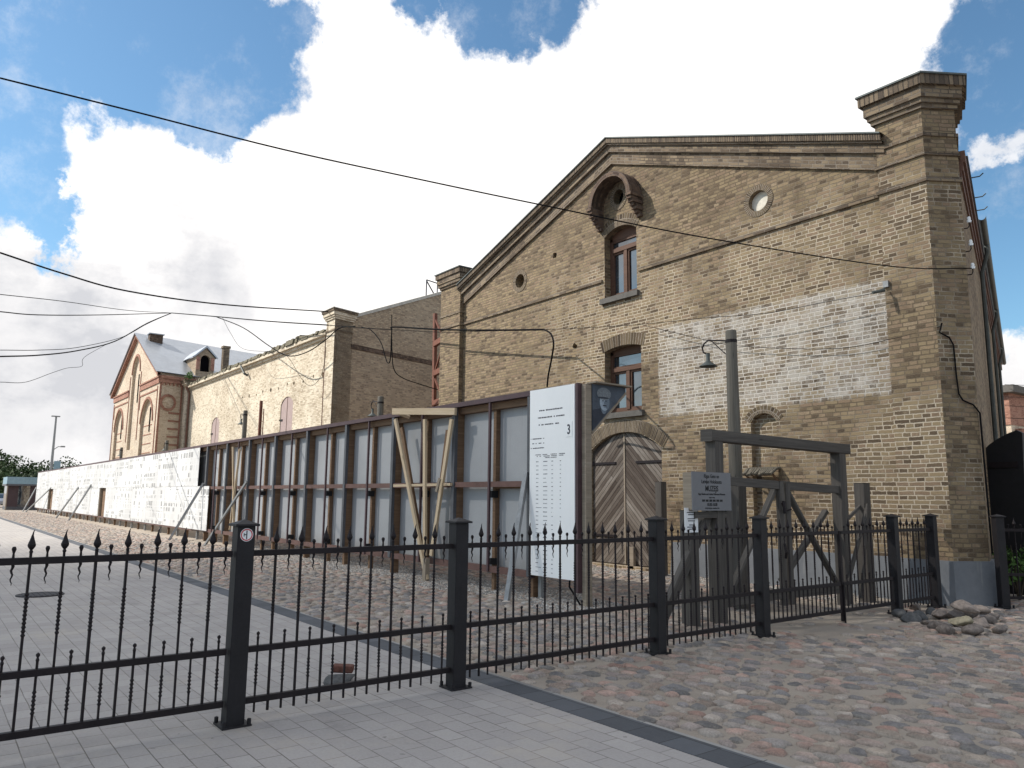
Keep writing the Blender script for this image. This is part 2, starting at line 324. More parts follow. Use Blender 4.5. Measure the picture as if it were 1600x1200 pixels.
# ------------------------------------------------------------------ mesh builder
class MB:
    def __init__(s): s.v=[]; s.f=[]; s.mi=[]; s.uv=[]
    def face(s,pts,mi=0,uv=None):
        b0=len(s.v); pts=[tuple(float(c) for c in p) for p in pts]; s.v+=pts; s.f.append(tuple(range(b0,b0+len(pts)))); s.mi.append(mi)
        if uv is None:
            n=Vector((0,0,0))
            for i in range(len(pts)):
                a=Vector(pts[i]); b=Vector(pts[(i+1)%len(pts)]); n+=a.cross(b)
            if n.length>0: n.normalize()
            if abs(n.z)>.75: uv=[(p[0],p[1]) for p in pts]
            else:
                tt=Vector((0,0,1)).cross(n); tt.normalize()
                uv=[(Vector(p).dot(tt),p[2]) for p in pts]
        s.uv.append(uv); return s
    def box(s,a,b,mi=0):
        x0,y0,z0=a; x1,y1,z1=b
        s.face([(x0,y0,z0),(x1,y0,z0),(x1,y0,z1),(x0,y0,z1)],mi); s.face([(x1,y1,z0),(x0,y1,z0),(x0,y1,z1),(x1,y1,z1)],mi)
        s.face([(x1,y0,z0),(x1,y1,z0),(x1,y1,z1),(x1,y0,z1)],mi); s.face([(x0,y1,z0),(x0,y0,z0),(x0,y0,z1),(x0,y1,z1)],mi)
        s.face([(x0,y0,z1),(x1,y0,z1),(x1,y1,z1),(x0,y1,z1)],mi); s.face([(x0,y1,z0),(x1,y1,z0),(x1,y0,z0),(x0,y0,z0)],mi); return s
    def prism(s,poly,z0,z1,mi=0,cap=True):
        n=len(poly)
        for i in range(n):
            a=poly[i]; b=poly[(i+1)%n]
            s.face([(a[0],a[1],z0),(b[0],b[1],z0),(b[0],b[1],z1),(a[0],a[1],z1)],mi)
        if cap:
            s.face([(p[0],p[1],z1) for p in poly],mi); s.face([(p[0],p[1],z0) for p in reversed(poly)],mi)
        return s
    def prism2(s,pa,za,pb,zb,mi=0,cap=False):
        n=len(pa)
        for i in range(n):
            j=(i+1)%n
            s.face([(*pa[i],za),(*pa[j],za),(*pb[j],zb),(*pb[i],zb)],mi)
        if cap: s.face([(*p,zb) for p in pb],mi); s.face([(*p,za) for p in reversed(pa)],mi)
        return s
    def extrude_xz(s,poly,y0,y1,mi=0):
        # poly in (x,z) counter-clockwise seen from -y ; y0<y1
        s.face([(x,y0,z) for x,z in poly],mi); s.face([(x,y1,z) for x,z in reversed(poly)],mi)
        n=len(poly)
        for i in range(n):
            a=poly[i]; b=poly[(i+1)%n]
            s.face([(b[0],y0,b[1]),(a[0],y0,a[1]),(a[0],y1,a[1]),(b[0],y1,b[1])],mi)
        return s
    def beam(s,p0,p1,w,h,up=(0,0,1),mi=0,du=0.0):
        p0=Vector([float(c) for c in p0]); p1=Vector([float(c) for c in p1]); d=p1-p0; L=d.length; d.normalize(); up=Vector(up)
        a=d.cross(up)
        if a.length<1e-4: a=d.cross(Vector((1,0,0)))
        a.normalize(); b=a.cross(d); a*=w/2; b*=h/2; r=random.random()*20
        q=[(-a-b),(a-b),(a+b),(-a+b)]; acc=[0,w,w+h,2*w+h,2*w+2*h]
        for i in range(4):
            j=(i+1)%4
            s.face([p0+q[i],p1+q[i],p1+q[j],p0+q[j]][::-1],mi,[(r,acc[i]+r),(L+r,acc[i]+r),(L+r,acc[i+1]+r),(r,acc[i+1]+r)][::-1])
        s.face([p0+q[k] for k in range(4)],mi,[(r,r),(r+.05,r),(r+.05,r+.05),(r,r+.05)]); s.face([p1+q[k] for k in (3,2,1,0)],mi,[(r,r),(r+.05,r),(r+.05,r+.05),(r,r+.05)])
        return s
    def tube(s,pts,rad,n=8,mi=0,cap=True):
        pts=[Vector([float(c) for c in p]) for p in pts]
        if not isinstance(rad,(list,tuple)): rad=[rad]*len(pts)
        rings=[]; L=0; nrm=None; Ls=[]
        for i,p in enumerate(pts):
            if i: L+=(p-pts[i-1]).length
            Ls.append(L)
            d=(pts[min(i+1,len(pts)-1)]-pts[max(i-1,0)]).normalized()
            if nrm is None:
                nrm=d.cross(Vector((0,0,1)))
                if nrm.length<1e-3: nrm=d.cross(Vector((1,0,0)))
            nrm=(nrm-d*nrm.dot(d)).normalized(); b=d.cross(nrm)
            rings.append([p+(nrm*math.cos(2*PI*k/n)+b*math.sin(2*PI*k/n))*rad[i] for k in range(n)])
        for i in range(len(pts)-1):
            for k in range(n):
                j=(k+1)%n; r=rad[i]
                s.face([rings[i][k],rings[i][j],rings[i+1][j],rings[i+1][k]],mi,[(Ls[i],k*r),(Ls[i],(k+1)*r),(Ls[i+1],(k+1)*r),(Ls[i+1],k*r)])
        if cap: s.face(rings[0][::-1],mi); s.face(rings[-1],mi)
        return s
    def lathe(s,prof,c=(0,0,0),n=16,mi=0):
        for i in range(len(prof)-1):
            for k in range(n):
                a0=2*PI*k/n; a1=2*PI*(k+1)/n; (r0,z0),(r1,z1)=prof[i],prof[i+1]
                P=lambda r,a,z:(c[0]+r*math.cos(a),c[1]+r*math.sin(a),c[2]+z)
                if r0<1e-6 and r1<1e-6: continue
                if r0<1e-6: s.face([P(0,0,z0),P(r1,a1,z1),P(r1,a0,z1)][::-1],mi)
                elif r1<1e-6: s.face([P(r0,a0,z0),P(r0,a1,z0),P(0,0,z1)],mi)
                else: s.face([P(r0,a0,z0),P(r0,a1,z0),P(r1,a1,z1),P(r1,a0,z1)],mi)
        return s
    def build(s,name,mats,parent=None,bevel=0,smooth=False,merge=True):
        me=bpy.data.meshes.new(name); me.from_pydata(s.v,[],s.f)
        if not isinstance(mats,(list,tuple)): mats=[mats]
        for k in mats: me.materials.append(M[k] if isinstance(k,str) else k)
        me.polygons.foreach_set('material_index',s.mi)
        ul=me.uv_layers.new(name='UVMap'); flat=[c for u in s.uv for q in u for c in q]; ul.data.foreach_set('uv',flat)
        me.update()
        if merge:
            bm=bmesh.new(); bm.from_mesh(me); bmesh.ops.remove_doubles(bm,verts=bm.verts,dist=.0004)
            bm.to_mesh(me); bm.free()
        o=bpy.data.objects.new(name,me); col.objects.link(o)
        if parent: o.parent=parent
        if smooth: me.polygons.foreach_set('use_smooth',[True]*len(me.polygons))
        if bevel:
            md=o.modifiers.new('bevel','BEVEL'); md.width=bevel; md.segments=2; md.limit_method='ANGLE'
        return o
def tag(o,label=None,cat=None,group=None,kind=None):
    if label: o['label']=label
    if cat: o['category']=cat
    if group: o['group']=group
    if kind: o['kind']=kind
    return o
def empty(name,loc=(0,0,0),label=None,cat=None,group=None):
    o=bpy.data.objects.new(name,None); o.empty_display_size=.2; col.objects.link(o); o.location=loc
    return tag(o,label,cat,group)
def copy_tree(o,parent=None):
    c=o.copy(); col.objects.link(c); c.parent=parent
    for ch in list(o.children): copy_tree(ch,c)
    return c
def circ(cx,cz,rx,rz=None,n=20,a0=0,a1=2*PI):
    rz=rz or rx; k=n if abs(a1-a0-2*PI)<1e-6 else n+1
    return [(cx+rx*math.cos(a0+(a1-a0)*i/n),cz+rz*math.sin(a0+(a1-a0)*i/n)) for i in range(k)]
def archtop(x0,x1,z0,zs,zc,n=10):
    # ccw outline (x,z) of opening with segmental/round arch from spring zs to crown zc
    w=(x1-x0)/2; h=zc-zs; cx=(x0+x1)/2
    if h<.01: return [(x0,z0),(x1,z0),(x1,zs),(x0,zs)]
    R=(w*w+h*h)/(2*h); cz=zc-R; a=math.atan2(zs-cz,w)
    return [(x0,z0),(x1,z0)]+[(cx+R*math.cos(a+(PI-2*a)*i/n),cz+R*math.sin(a+(PI-2*a)*i/n)) for i in range(n+1)]
def holed_wall(mb,outer,holes,Y,depths,mi=0,mi_rev=None):
    polys=[[Vector((x,z,0)) for x,z in outer]]+[[Vector((x,z,0)) for x,z in h] for h in holes]
    flat=[p for q in polys for p in q]
    for tr in tessellate_polygon(polys):
        p=[flat[i] for i in tr]
        ar=(p[1].x-p[0].x)*(p[2].y-p[0].y)-(p[2].x-p[0].x)*(p[1].y-p[0].y)
        if ar<0: p=p[::-1]
        mb.face([(q.x,Y,q.y) for q in p],mi,[(q.x,q.y) for q in p])
    for h,d in zip(holes,depths):
        for i in range(len(h)):
            a=h[i]; b=h[(i+1)%len(h)]
            mb.face([(a[0],Y,a[1]),(b[0],Y,b[1]),(b[0],Y+d,b[1]),(a[0],Y+d,a[1])],mi if mi_rev is None else mi_rev)
    return mb
def ring_xz(mb,cx,cz,r0,r1,y0,y1,a0=0,a1=2*PI,n=20,mi=0,rz=1.0):
    # brick ring (arch): front, outer and inner surfaces, uv with u along radius so bricks stand radially
    for i in range(n):
        b0=a0+(a1-a0)*i/n; b1=a0+(a1-a0)*(i+1)/n
        P=lambda r,a,y:(cx+r*math.cos(a),y,cz+r*rz*math.sin(a))
        u0=b0*r1; u1=b1*r1
        mb.face([P(r1,b0,y0),P(r1,b1,y0),P(r0,b1,y0),P(r0,b0,y0)][::1],mi,[(u0,r1),(u1,r1),(u1,r0),(u0,r0)])
        mb.face([P(r1,b1,y0),P(r1,b0,y0),P(r1,b0,y1),P(r1,b1,y1)],mi,[(u1,y0),(u0,y0),(u0,y1),(u1,y1)])
        mb.face([P(r0,b0,y0),P(r0,b1,y0),P(r0,b1,y1),P(r0,b0,y1)],mi,[(u0,y0),(u1,y0),(u1,y1),(u0,y1)])
    return mb
def text_mesh(name,txt,size,mat,origin,ux,uz,parent,align='CENTER',bold=0.0,sx=1.0):
    cu=bpy.data.curves.new(name,'FONT'); cu.body=txt; cu.size=size; cu.align_x=align; cu.offset=bold; cu.extrude=.0008
    cu.resolution_u=3
    o=bpy.data.objects.new(name,cu); col.objects.link(o)
    dg=bpy.context.evaluated_depsgraph_get(); me=bpy.data.meshes.new_from_object(o.evaluated_get(dg))
    bpy.data.objects.remove(o)
    ux=Vector(ux); uz=Vector(uz); n=ux.cross(uz); og=Vector([float(c) for c in origin])
    for v in me.vertices:
        c=v.co.copy(); v.co=og+ux*c.x*sx+uz*c.y+n*c.z
    me.materials.clear(); me.materials.append(M[mat])
    o=bpy.data.objects.new(name,me); col.objects.link(o); o.parent=parent; return o

# ------------------------------------------------------------------ ground
def sheet(name,x0,x1,y0,y1,z,mat,**k):
    b=MB(); b.face([(x0,y0,z),(x1,y0,z),(x1,y1,z),(x0,y1,z)]); o=b.build(name,mat,merge=False); tag(o,kind='structure'); return o
sheet('ground',-1500,1500,-1500,1500,0,'sand')
sheet('pavement',-110,30,-40,3.975,.012,'paver')
k=MB().box((-110,3.975,-.05),(30,4.235,.016)).build('kerb_strip','kerb'); tag(k,kind='structure')
k=MB().box((-110,4.235,-.05),(30,4.285,.012)).build('path_edging','edge'); tag(k,kind='structure')
# cobbles -------------------------------------------------------
PAL=np.array([1.12,1.02,.92])*np.array([(.17,.17,.185),(.13,.135,.15),(.2,.195,.2),(.24,.23,.225),(.29,.215,.195),(.25,.175,.155),(.22,.185,.165),(.2,.17,.155),(.31,.29,.275),(.27,.225,.21),(.11,.115,.125),(.25,.225,.2),(.22,.2,.2)])
def stones(name,x0,x1,y0,y1,dx,dy,seg,rings,hgt,mat,keep=None,seed=1,rmin=.44,rmax=.6,tilt=.35,flat=.5,pal=PAL,z0=0.0,label=None,kind='structure',cat=None,dust=0.75):
    rg=np.random.default_rng(seed)
    nx=int((x1-x0)/dx); ny=int((y1-y0)/dy)
    ii,jj=np.meshgrid(np.arange(nx),np.arange(ny)); ii=ii.ravel(); jj=jj.ravel()
    cx=x0+(ii+.5+.5*(jj%2))*dx+rg.uniform(-.27,.27,ii.size)*dx; cy=y0+(jj+.5)*dy+rg.uniform(-.25,.25,ii.size)*dy
    ok=(cy>y0+dy*.35)&(cy<y1)&(rg.random(ii.size)>.04)
    if keep is not None: ok&=keep(cx,cy,rg)
    cx=cx[ok]; cy=cy[ok]; N=cx.size
    rx=dx*rg.uniform(rmin,rmax,N)*rg.choice([.7,.85,1,1,1.08],N); ry=dy*rg.uniform(rmin,rmax,N)*rg.choice([.7,.9,1,1],N)
    rot=rg.uniform(-tilt,tilt,N); h=hgt*rg.uniform(.6,1.2,N)
    ang=np.linspace(0,2*PI,seg,endpoint=False)
    a=ang[None,:]+rg.uniform(-.5,.5,(N,seg))*(2*PI/seg)*.5
    rad=rg.uniform(.72,1.14,(N,seg))
    # superellipse-ish
    ca=np.cos(a); sa=np.sin(a); pw=.72
    ex=np.sign(ca)*np.abs(ca)**pw*rad; ey=np.sign(sa)*np.abs(sa)**pw*rad
    prof=[(1.0,-.3),(.93,.45),(.66,.88)][:rings]
    tx=rg.uniform(-.05,.05,N); ty=rg.uniform(-.05,.05,N)
    V=[]
    for (s,zz) in prof:
        lx=ex*rx[:,None]*s; ly=ey*ry[:,None]*s
        X=cx[:,None]+lx*np.cos(rot)[:,None]-ly*np.sin(rot)[:,None]; Y=cy[:,None]+lx*np.sin(rot)[:,None]+ly*np.cos(rot)[:,None]
        Zz=z0+h[:,None]*zz+(lx*tx[:,None]+ly*ty[:,None])*(zz>0)+rg.uniform(-.06,.06,(N,seg))*h[:,None]
        V.append(np.stack([X,Y,Zz],-1))
    ctr=np.stack([cx,cy,z0+h],-1)[:,None,:]
    V=np.concatenate(V+[ctr],1); nv=V.shape[1]   # N,nv,3
    fs=[]
    for r in range(rings-1):
        for k_ in range(seg):
            j=(k_+1)%seg; fs.append([r*seg+k_,r*seg+j,(r+1)*seg+j,(r+1)*seg+k_])
    tr=[[ (rings-1)*seg+k_,(rings-1)*seg+(k_+1)%seg,rings*seg] for k_ in range(seg)]
    base=(np.arange(N)*nv)
    q=(np.array(fs)[None]+base[:,None,None]).reshape(N,-1); t3=(np.array(tr)[None]+base[:,None,None]).reshape(N,-1)
    loops=np.concatenate([q,t3],1).ravel()
    sizes=np.tile(np.array([4]*len(fs)+[3]*len(tr)),N); starts=np.concatenate([[0],np.cumsum(sizes)[:-1]])
    me=bpy.data.meshes.new(name); me.vertices.add(N*nv); me.vertices.foreach_set('co',V.astype(np.float32).ravel())
    me.loops.add(loops.size); me.loops.foreach_set('vertex_index',loops.astype(np.int32))
    me.polygons.add(sizes.size); me.polygons.foreach_set('loop_start',starts.astype(np.int32))
    me.update(calc_edges=True); me.validate()
    c=pal[rg.integers(0,len(pal),N)]*rg.uniform(.9,1.25,(N,1)); c=np.concatenate([c,np.ones((N,1))],1)
    cv=np.repeat(c,nv,0).reshape(N,nv,4); sandc=np.array([.32,.28,.235,1.0])
    lev=np.array([.95]*seg+[.55]*seg+([.15]*seg if rings>2 else [])+[.05])*dust
    wv=(lev[None,:]*rg.uniform(.6,1.3,(N,1))+rg.uniform(-.15,.15,(N,nv))).clip(0,1)[...,None]
    cv=cv*(1-wv)+sandc*wv
    at=me.attributes.new('tone','FLOAT_COLOR','POINT'); at.data.foreach_set('color',cv.astype(np.float32).ravel())
    me.polygons.foreach_set('use_smooth',np.ones(len(me.polygons),bool))
    me.materials.append(M[mat]); o=bpy.data.objects.new(name,me); col.objects.link(o)
    tag(o,label,cat,kind=kind); return o
def keep_near(x,y,rg):
    sand=(x>-7.2)&(x<-5.0)&(y>8.3)&(y<12.9)
    grav=(y>7.45+.25*np.sin(x*1.7))&(y<8.75+.2*np.sin(x*2.3))&(x<-8.3)
    grav2=(y>11.9)&(x<-8)
    return ~((sand&(rg.random(x.size)<.8))|grav|(grav2&(rg.random(x.size)<.7)))
stones('cobblestones',-30,3.2,4.27,14.5,.175,.135,10,3,.026,'stone',keep_near,3,kind='stuff',label='rounded fieldstone cobbles set in sand across the yard',cat='cobblestones')
stones('cobblestones',-75,-30,4.27,7.4,.21,.16,6,2,.02,'stone',None,4,kind='stuff',label='sunlit fieldstone cobbles before the white photo wall',cat='cobblestones')
GP=np.array([(.32,.3,.27),(.22,.21,.2),(.42,.4,.37),(.16,.16,.16),(.3,.24,.2)])
def keep_gr(x,y,rg): return (y>7.35+.25*np.sin(x*1.7))&(y<8.85+.2*np.sin(x*2.3))
stones('gravel',-24,-8.1,7.2,9.0,.042,.038,5,2,.022,'pebble',keep_gr,8,dust=.2,rmin=.4,rmax=.7,pal=GP,tilt=3,kind='stuff',label='pale loose gravel strip under the long board wall',cat='gravel')
stones('gravel',-13.5,-7.0,11.7,12.8,.05,.045,5,2,.022,'pebble',None,9,dust=.2,rmin=.4,rmax=.7,pal=GP,tilt=3,kind='stuff',label='loose gravel along the foot of the brick gable',cat='gravel')
mh=MB(); mh.lathe([(.33,0),(.33,.014),(.3,.018),(.29,.012),(0,.012)],n=28)
for i in range(-3,4):
    w=math.sqrt(max(.01,.26**2-(i*.075)**2)); mh.box((-w,i*.075-.015,.012),(w,i*.075+.015,.019))
o=mh.build('manhole_cover','iron'); o.location=(-14.2,1.64,.012); tag(o,'round cast iron manhole cover set in the grey paving','manhole cover')
# ------------------------------------------------------------------ big warehouse
bld=empty('brick_warehouse',(-13,12.85,0),'tall yellow brick warehouse gable with hooded attic window and patchy whitewash','building')
def loc(o): o.location=Vector(o.location)-Vector((-13,12.85,0)); return o
def B(mb,name,mats,par=None,**k):
    o=mb.build(name,mats,par or bld,**k)
    if par is None: o.location=Vector((13,-12.85,0))
    return o
# material uses object coords; keep object coords = world by moving origin shift: vertices are world, object offset cancels parent's
SD=Vector((-.327,.945,0)).normalized(); SM=Vector((-.263,.965,0)).normalized()
FWY=12.95; PKX=-12.94; PKZ=10.50
A_=Vector((-5.5,12.85,0)); Bc=Vector((-5.18,13.35,0)); LB=25.0
def rk(x,off=0.0): return (PKZ-.351*(PKX-x) if x<PKX else PKZ-.372*(x-PKX))+off
outer=[(-19.5,0),(-6.28,0),(-6.28,rk(-6.28,-.1)),(PKX,PKZ-.1),(-19.5,rk(-19.5,-.1))]
w_up=archtop(-13.25,-12.17,6.42,8.0,8.18); w_lo=archtop(-13.27,-12.07,3.56,5.12,5.2)
dr=archtop(-13.8,-11.5,.08,2.72,3.13); ni=archtop(-9.17,-8.59,.9,3.1,3.27)
c1=circ(-16.66,7.67,.2,n=16); c2=circ(-8.8,7.6,.225,.215,16); c3=circ(-12.74,8.93,.17,.2,16)
def hole(x,z,r,s):
    random.seed(s); return [(x+r*random.uniform(.7,1.3)*math.cos(a),z+r*random.uniform(.7,1.3)*math.sin(a)) for a in [i*PI/4 for i in range(8)]]
h1=hole(-15.15,8.04,.09,1); h2=hole(-14.36,5.44,.08,2)
wall=MB(); holed_wall(wall,outer,[w_up,w_lo,dr,ni,c1,c2,c3,h1,h2],FWY,[.32,.32,.25,.13,.3,.1,.2,.25,.25])
# niche back, hole backs
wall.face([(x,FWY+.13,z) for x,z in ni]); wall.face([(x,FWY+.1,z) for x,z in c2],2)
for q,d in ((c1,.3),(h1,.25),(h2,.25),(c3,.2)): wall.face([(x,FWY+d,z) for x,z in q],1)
# side and rear walls
Bk=Bc+SD*LB; Lf=Vector((-20.62,12.95,0)); Lk=Lf+SM*LB
z8=7.55
wall.face([(Bc.x,Bc.y,0),(Bk.x,Bk.y,0),(Bk.x,Bk.y,z8),(Bc.x,Bc.y,z8)],3)
wall.face([(Lk.x,Lk.y,0),(Lf.x,Lf.y,0),(Lf.x,Lf.y,7.9),(Lk.x,Lk.y,7.9)],3)
pk2=Vector((PKX,FWY,0))+SD*LB
wall.face([(Bk.x,Bk.y,0),(Lk.x,Lk.y,0),(Lk.x,Lk.y,7.9),(pk2.x,pk2.y,PKZ-.1),(Bk.x,Bk.y,z8)],3)
B(wall,'wall',['brick','verydark','infill','brick_side'])
rf=MB()
def up(v,z): return (v.x,v.y,z)
oS=Vector((SD.y,-SD.x,0)); eR0=Bc+SD*.5+oS*.13; eR1=Bk+oS*.13
rf.face([(-5.6,13.7,7.55),up(eR0,7.53),up(eR1,7.53),up(pk2,PKZ-.03),(PKX,13.1,PKZ-.03)],0)
rf.face([(PKX,13.1,PKZ-.03),up(pk2,PKZ-.03),up(Lk+Vector((-.4,0,0)),7.85),(Lf.x-.3,13.5,7.85)],0)
B(rf,'roof',['metalroof'],merge=False)
# rake cornice in three stepped courses + coping
def rake(z0,z1,dy,mi,mb,xl=-19.6,xr=-6.15,yb=.05):
    for xa,xb in ((xl,PKX),(PKX,xr)):
        a0=rk(xa,z0);a1=rk(xa,z1);b0=rk(xb,z0);b1=rk(xb,z1); y0=FWY-dy; y1=FWY+yb
        L=math.hypot(xb-xa,b0-a0); 
        mb.face([(xa,y0,a0),(xb,y0,b0),(xb,y0,b1),(xa,y0,a1)],mi,[(xa,0+z0*3),(xa+L,z0*3),(xa+L,z0*3+(z1-z0)),(xa,z0*3+(z1-z0))])
        mb.face([(xa,y1,a0),(xb,y1,b0),(xb,y0,b0),(xa,y0,a0)],mi,[(xa,0),(xa+L,0),(xa+L,.1),(xa,.1)])
        mb.face([(xa,y0,a1),(xb,y0,b1),(xb,y1,b1),(xa,y1,a1)],mi,[(xa,0),(xa+L,0),(xa+L,.1),(xa,.1)])
cor=MB(); rake(-.028,-.001,.26,0,cor); rake(-.15,-.03,.23,1,cor); rake(-.19,-.15,.19,2,cor); rake(-.36,-.19,.13,2,cor); rake(-.66,-.36,.06,2,cor)
B(cor,'cornice',['roofgreen','soldier','brick_trim'],merge=False)
for xa_,xb_ in ((-19.5,-13.32),(-12.1,-6.28)):
    B(MB().box((xa_,FWY-.045,6.885),(xb_,FWY+.02,6.955)),'string_course',['brick_trim'])
# piers
lp=MB(); pts=[(-20.62,12.8),(-19.5,12.8),(-19.5,13.3),(-20.62,13.3)]
def off(poly,d):
    c=Vector((sum(p[0] for p in poly)/len(poly),sum(p[1] for p in poly)/len(poly)))
    n=len(poly); out=[]
    for i in range(n):
        p0=Vector(poly[i-1]);p1=Vector(poly[i]);p2=Vector(poly[(i+1)%n])
        e1=(p1-p0).normalized(); e2=(p2-p1).normalized(); n1=Vector((e1.y,-e1.x)); n2=Vector((e2.y,-e2.x))
        bsx=(n1+n2); k_=d*2/(bsx.length_squared) if bsx.length_squared>0 else 0
        out.append(tuple(p1+bsx*k_))
    return out
def pier(mb,poly,bands,top,flare,mc=0,mt=1,ms=2,mf=3):
    z=0
    mb.prism(poly,0,top-flare[0],mc,False)
    for zb,hh,dd in bands: mb.prism(off(poly,dd),zb,zb+hh,mt)
    z=top-flare[0]
    for hh,dd,mm in flare[1]:
        mb.prism(off(poly,dd),z,z+hh,mm); z+=hh
    pq=off(poly,flare[1][-1][1]+.03); mb.prism(pq,z,z+.03,mf); z+=.03
pier(lp,pts,[(6.87,.07,.03),(7.27,.05,.02)],8.72,(.52,[(.07,.04,1),(.10,.08,1),(.17,.11,1),(.15,.15,2)]))
B(lp,'pier',['brick','brick_trim','soldier','roofgreen'],merge=False)
rp=MB(); Pr=[(-6.3,12.85),(-5.5,12.85),(-5.18,13.35),(-5.45,14.0),(-6.3,14.0)]
pier(rp,Pr,[(6.89,.08,.035),(7.35,.06,.035),(7.69,.06,.03)],8.74,(.56,[(.08,.05,1),(.08,.09,1),(.2,.13,1),(.17,.19,2)]))
B(rp,'pier',['brick','brick_trim','soldier','roofgreen'],merge=False)
# plinth
pl=MB(); pp=[(-11.2,12.88),(-6.33,12.88),(-6.33,12.79),(-5.48,12.79),(-5.12,13.33),(-5.3,14.0),(-11.2,14.0)]
pl.prism2(off(pp,.03),0,pp,.68,0); pl.face([(*p,.68) for p in pp]); B(pl,'plinth',['render'],merge=False)
# hood over attic window
hd=MB(); hx=-12.68; hz=8.72
ring_xz(hd,hx,hz,.59,.71,FWY-.42,FWY+.02,0,PI,22)
for sgn in (-1,1):
    for k_ in range(7):
        z1=hz-k_*.075; z0=z1-.075; pj=.42*(1-(k_/7.0)**1.3)+.02; wd=.16-.004*k_
        xa=hx+sgn*.59; xb=hx+sgn*(.57+wd+(.03 if k_%2==0 else 0)); x0_,x1_=min(xa,xb),max(xa,xb)
        hd.box((x0_,FWY-pj,z0),(x1_,FWY+.02,z1))
B(hd,'hood',['brick_dark'],merge=False)
# rings and arches (slightly proud)
for cx_,cz_,r_,rz_ in ((-16.66,7.67,.2,1),(-8.8,7.6,.225,.96),(-12.74,8.93,.17,1.15)):
    B(ring_xz(MB(),cx_,cz_,r_,r_+.12,FWY-.012,FWY+.02,0,2*PI,24,0,rz_),'brick_ring',['brick_arch'],merge=False)
def seg_arch(mb,x0,x1,zs,zc,th,y0,y1,mi=0,n=12):
    w=(x1-x0)/2; h=zc-zs; R=(w*w+h*h)/(2*h); cz=zc-R; a=math.atan2(zs-cz,w); ring_xz(mb,(x0+x1)/2,cz,R,R+th,y0,y1,a,PI-a,n,mi); return mb
for q_ in ((-13.25,-12.17,8.0,8.18,.28),(-13.33,-12.0,5.1,5.2,.28),(-13.85,-11.45,2.72,3.13,.3),(-9.2,-8.56,3.1,3.27,.15)):
    B(seg_arch(MB(),*q_,FWY-.008,FWY+.02,0),'brick_arch',['brick_arch'],merge=False)
bd=MB().box((-8.86,12.96,7.40),(-8.83,13.0,7.8)); 
def window(x0,x1,z0,zs,zc,zt,sill=True):
    outl=archtop(x0,x1,z0,zs,zc); Y=FWY+.2
    fr=MB(); t_=.09
    fr.box((x0,Y,z0),(x0+t_,Y+.08,zs)); fr.box((x1-t_,Y,z0),(x1,Y+.08,zs)); fr.box((x0+t_,Y,z0),(x1-t_,Y+.08,z0+t_))
    top=archtop(x0,x1,zs-.07,zs,zc); fr.extrude_xz(top,Y,Y+.08)
    fr.box((x0+t_,Y-.03,zt),(x1-t_,Y+.08,zt+.09)); mx=(x0+x1)/2; fr.box((mx-.05,Y-.02,z0+t_),(mx+.05,Y+.08,zt))
    f=B(fr,'window',['winframe'],merge=False)
    def add(mb,name,mats):
        o=mb.build(name,mats,f,merge=False); return o
    sa=MB()
    for a,b in ((x0+t_,mx-.05),(mx+.05,x1-t_)):
        for q in ((a,a+.045),(b-.045,b)): sa.box((q[0],Y+.01,z0+t_),(q[1],Y+.06,zt))
        sa.box((a+.045,Y+.01,z0+t_),(b-.045,Y+.06,z0+t_+.05)); sa.box((a+.045,Y+.01,zt-.05),(b-.045,Y+.06,zt))
    sa.box((x0+t_,Y+.01,zt+.09),(x1-t_,Y+.06,zt+.13)); sa.box((x0+t_,Y+.01,zs-.12),(x1-t_,Y+.06,zs-.07))
    add(sa,'sash',['winframe'])
    pa=MB(); pa.face([(x0,Y+.05,z0),(x1,Y+.05,z0),(x1,Y+.05,zs+.02),(x0,Y+.05,zs+.02)]); add(pa,'pane',['glass'])
    if sill:
        si=MB().box((x0-.1,FWY-.09,z0-.13),(x1+.08,FWY+.2,z0)); add(si,'sill',['sill'])
    cu=MB(); 
    for k_ in range(14):
        xx=x0+.14+k_*(x1-x0-.28)/13
        cu.face([(xx-.04,Y+.055+.01*(k_%2),z0+.1),(xx+.04,Y+.055+.01*((k_+1)%2),z0+.1),(xx+.04,Y+.055+.01*((k_+1)%2),zt),(xx-.04,Y+.055+.01*(k_%2),zt)])
    return f
window(-13.25,-12.17,6.44,8.0,8.18,7.62); window(-13.27,-12.07,3.6,5.12,5.2,4.62,True)
# door leaves
def leaf(name,x0,x1,mir):
    full=archtop(-13.8,-11.5,.1,2.72,3.13,24); 
    def topz(x):
        w=1.15;h=.41;R=(w*w+h*h)/(2*h);cz=3.13-R; return cz+math.sqrt(max(0,R*R-(x+12.65)**2))
    n=10; xs=[x0+(x1-x0)*i/n for i in range(n+1)]
    poly=[(x0,.1),(x1,.1)]+[(x,topz(x)-.015) for x in reversed(xs)]
    Y=FWY+.09; mb=MB(); c,s=math.cos(PI/4),math.sin(PI/4)*mir
    mb.face([(x,Y,z) for x,z in poly],0,[(x*c-z*s,x*s+z*c) for x,z in poly])
    for i in range(len(poly)):
        a=poly[i];b=poly[(i+1)%len(poly)]; mb.face([(b[0],Y,b[1]),(a[0],Y,a[1]),(a[0],Y+.06,a[1]),(b[0],Y+.06,b[1])],1)
    return B(mb,name,['planks','wood_gate'],merge=False)
dl=leaf('door',-13.78,-12.73,-1); drr=leaf('door',-12.71,-11.52,1)
for par,xa,xb in ((dl,-13.75,-13.0),(drr,-12.35,-11.45)):
    for zz in (2.42,.72):
        hb=MB().box((xa,FWY+.065,zz-.025),(xb,FWY+.088,zz+.03)); hb.tube([(xb if par is drr else xa,FWY+.06,zz-.05),(xb if par is drr else xa,FWY+.06,zz+.06)],.025,8)
        hb.build('strap_hinge','iron',par)
MB().box((-12.74,FWY+.07,.1),(-12.70,FWY+.089,3.1)).build('cover_strip','wood_grey',drr)
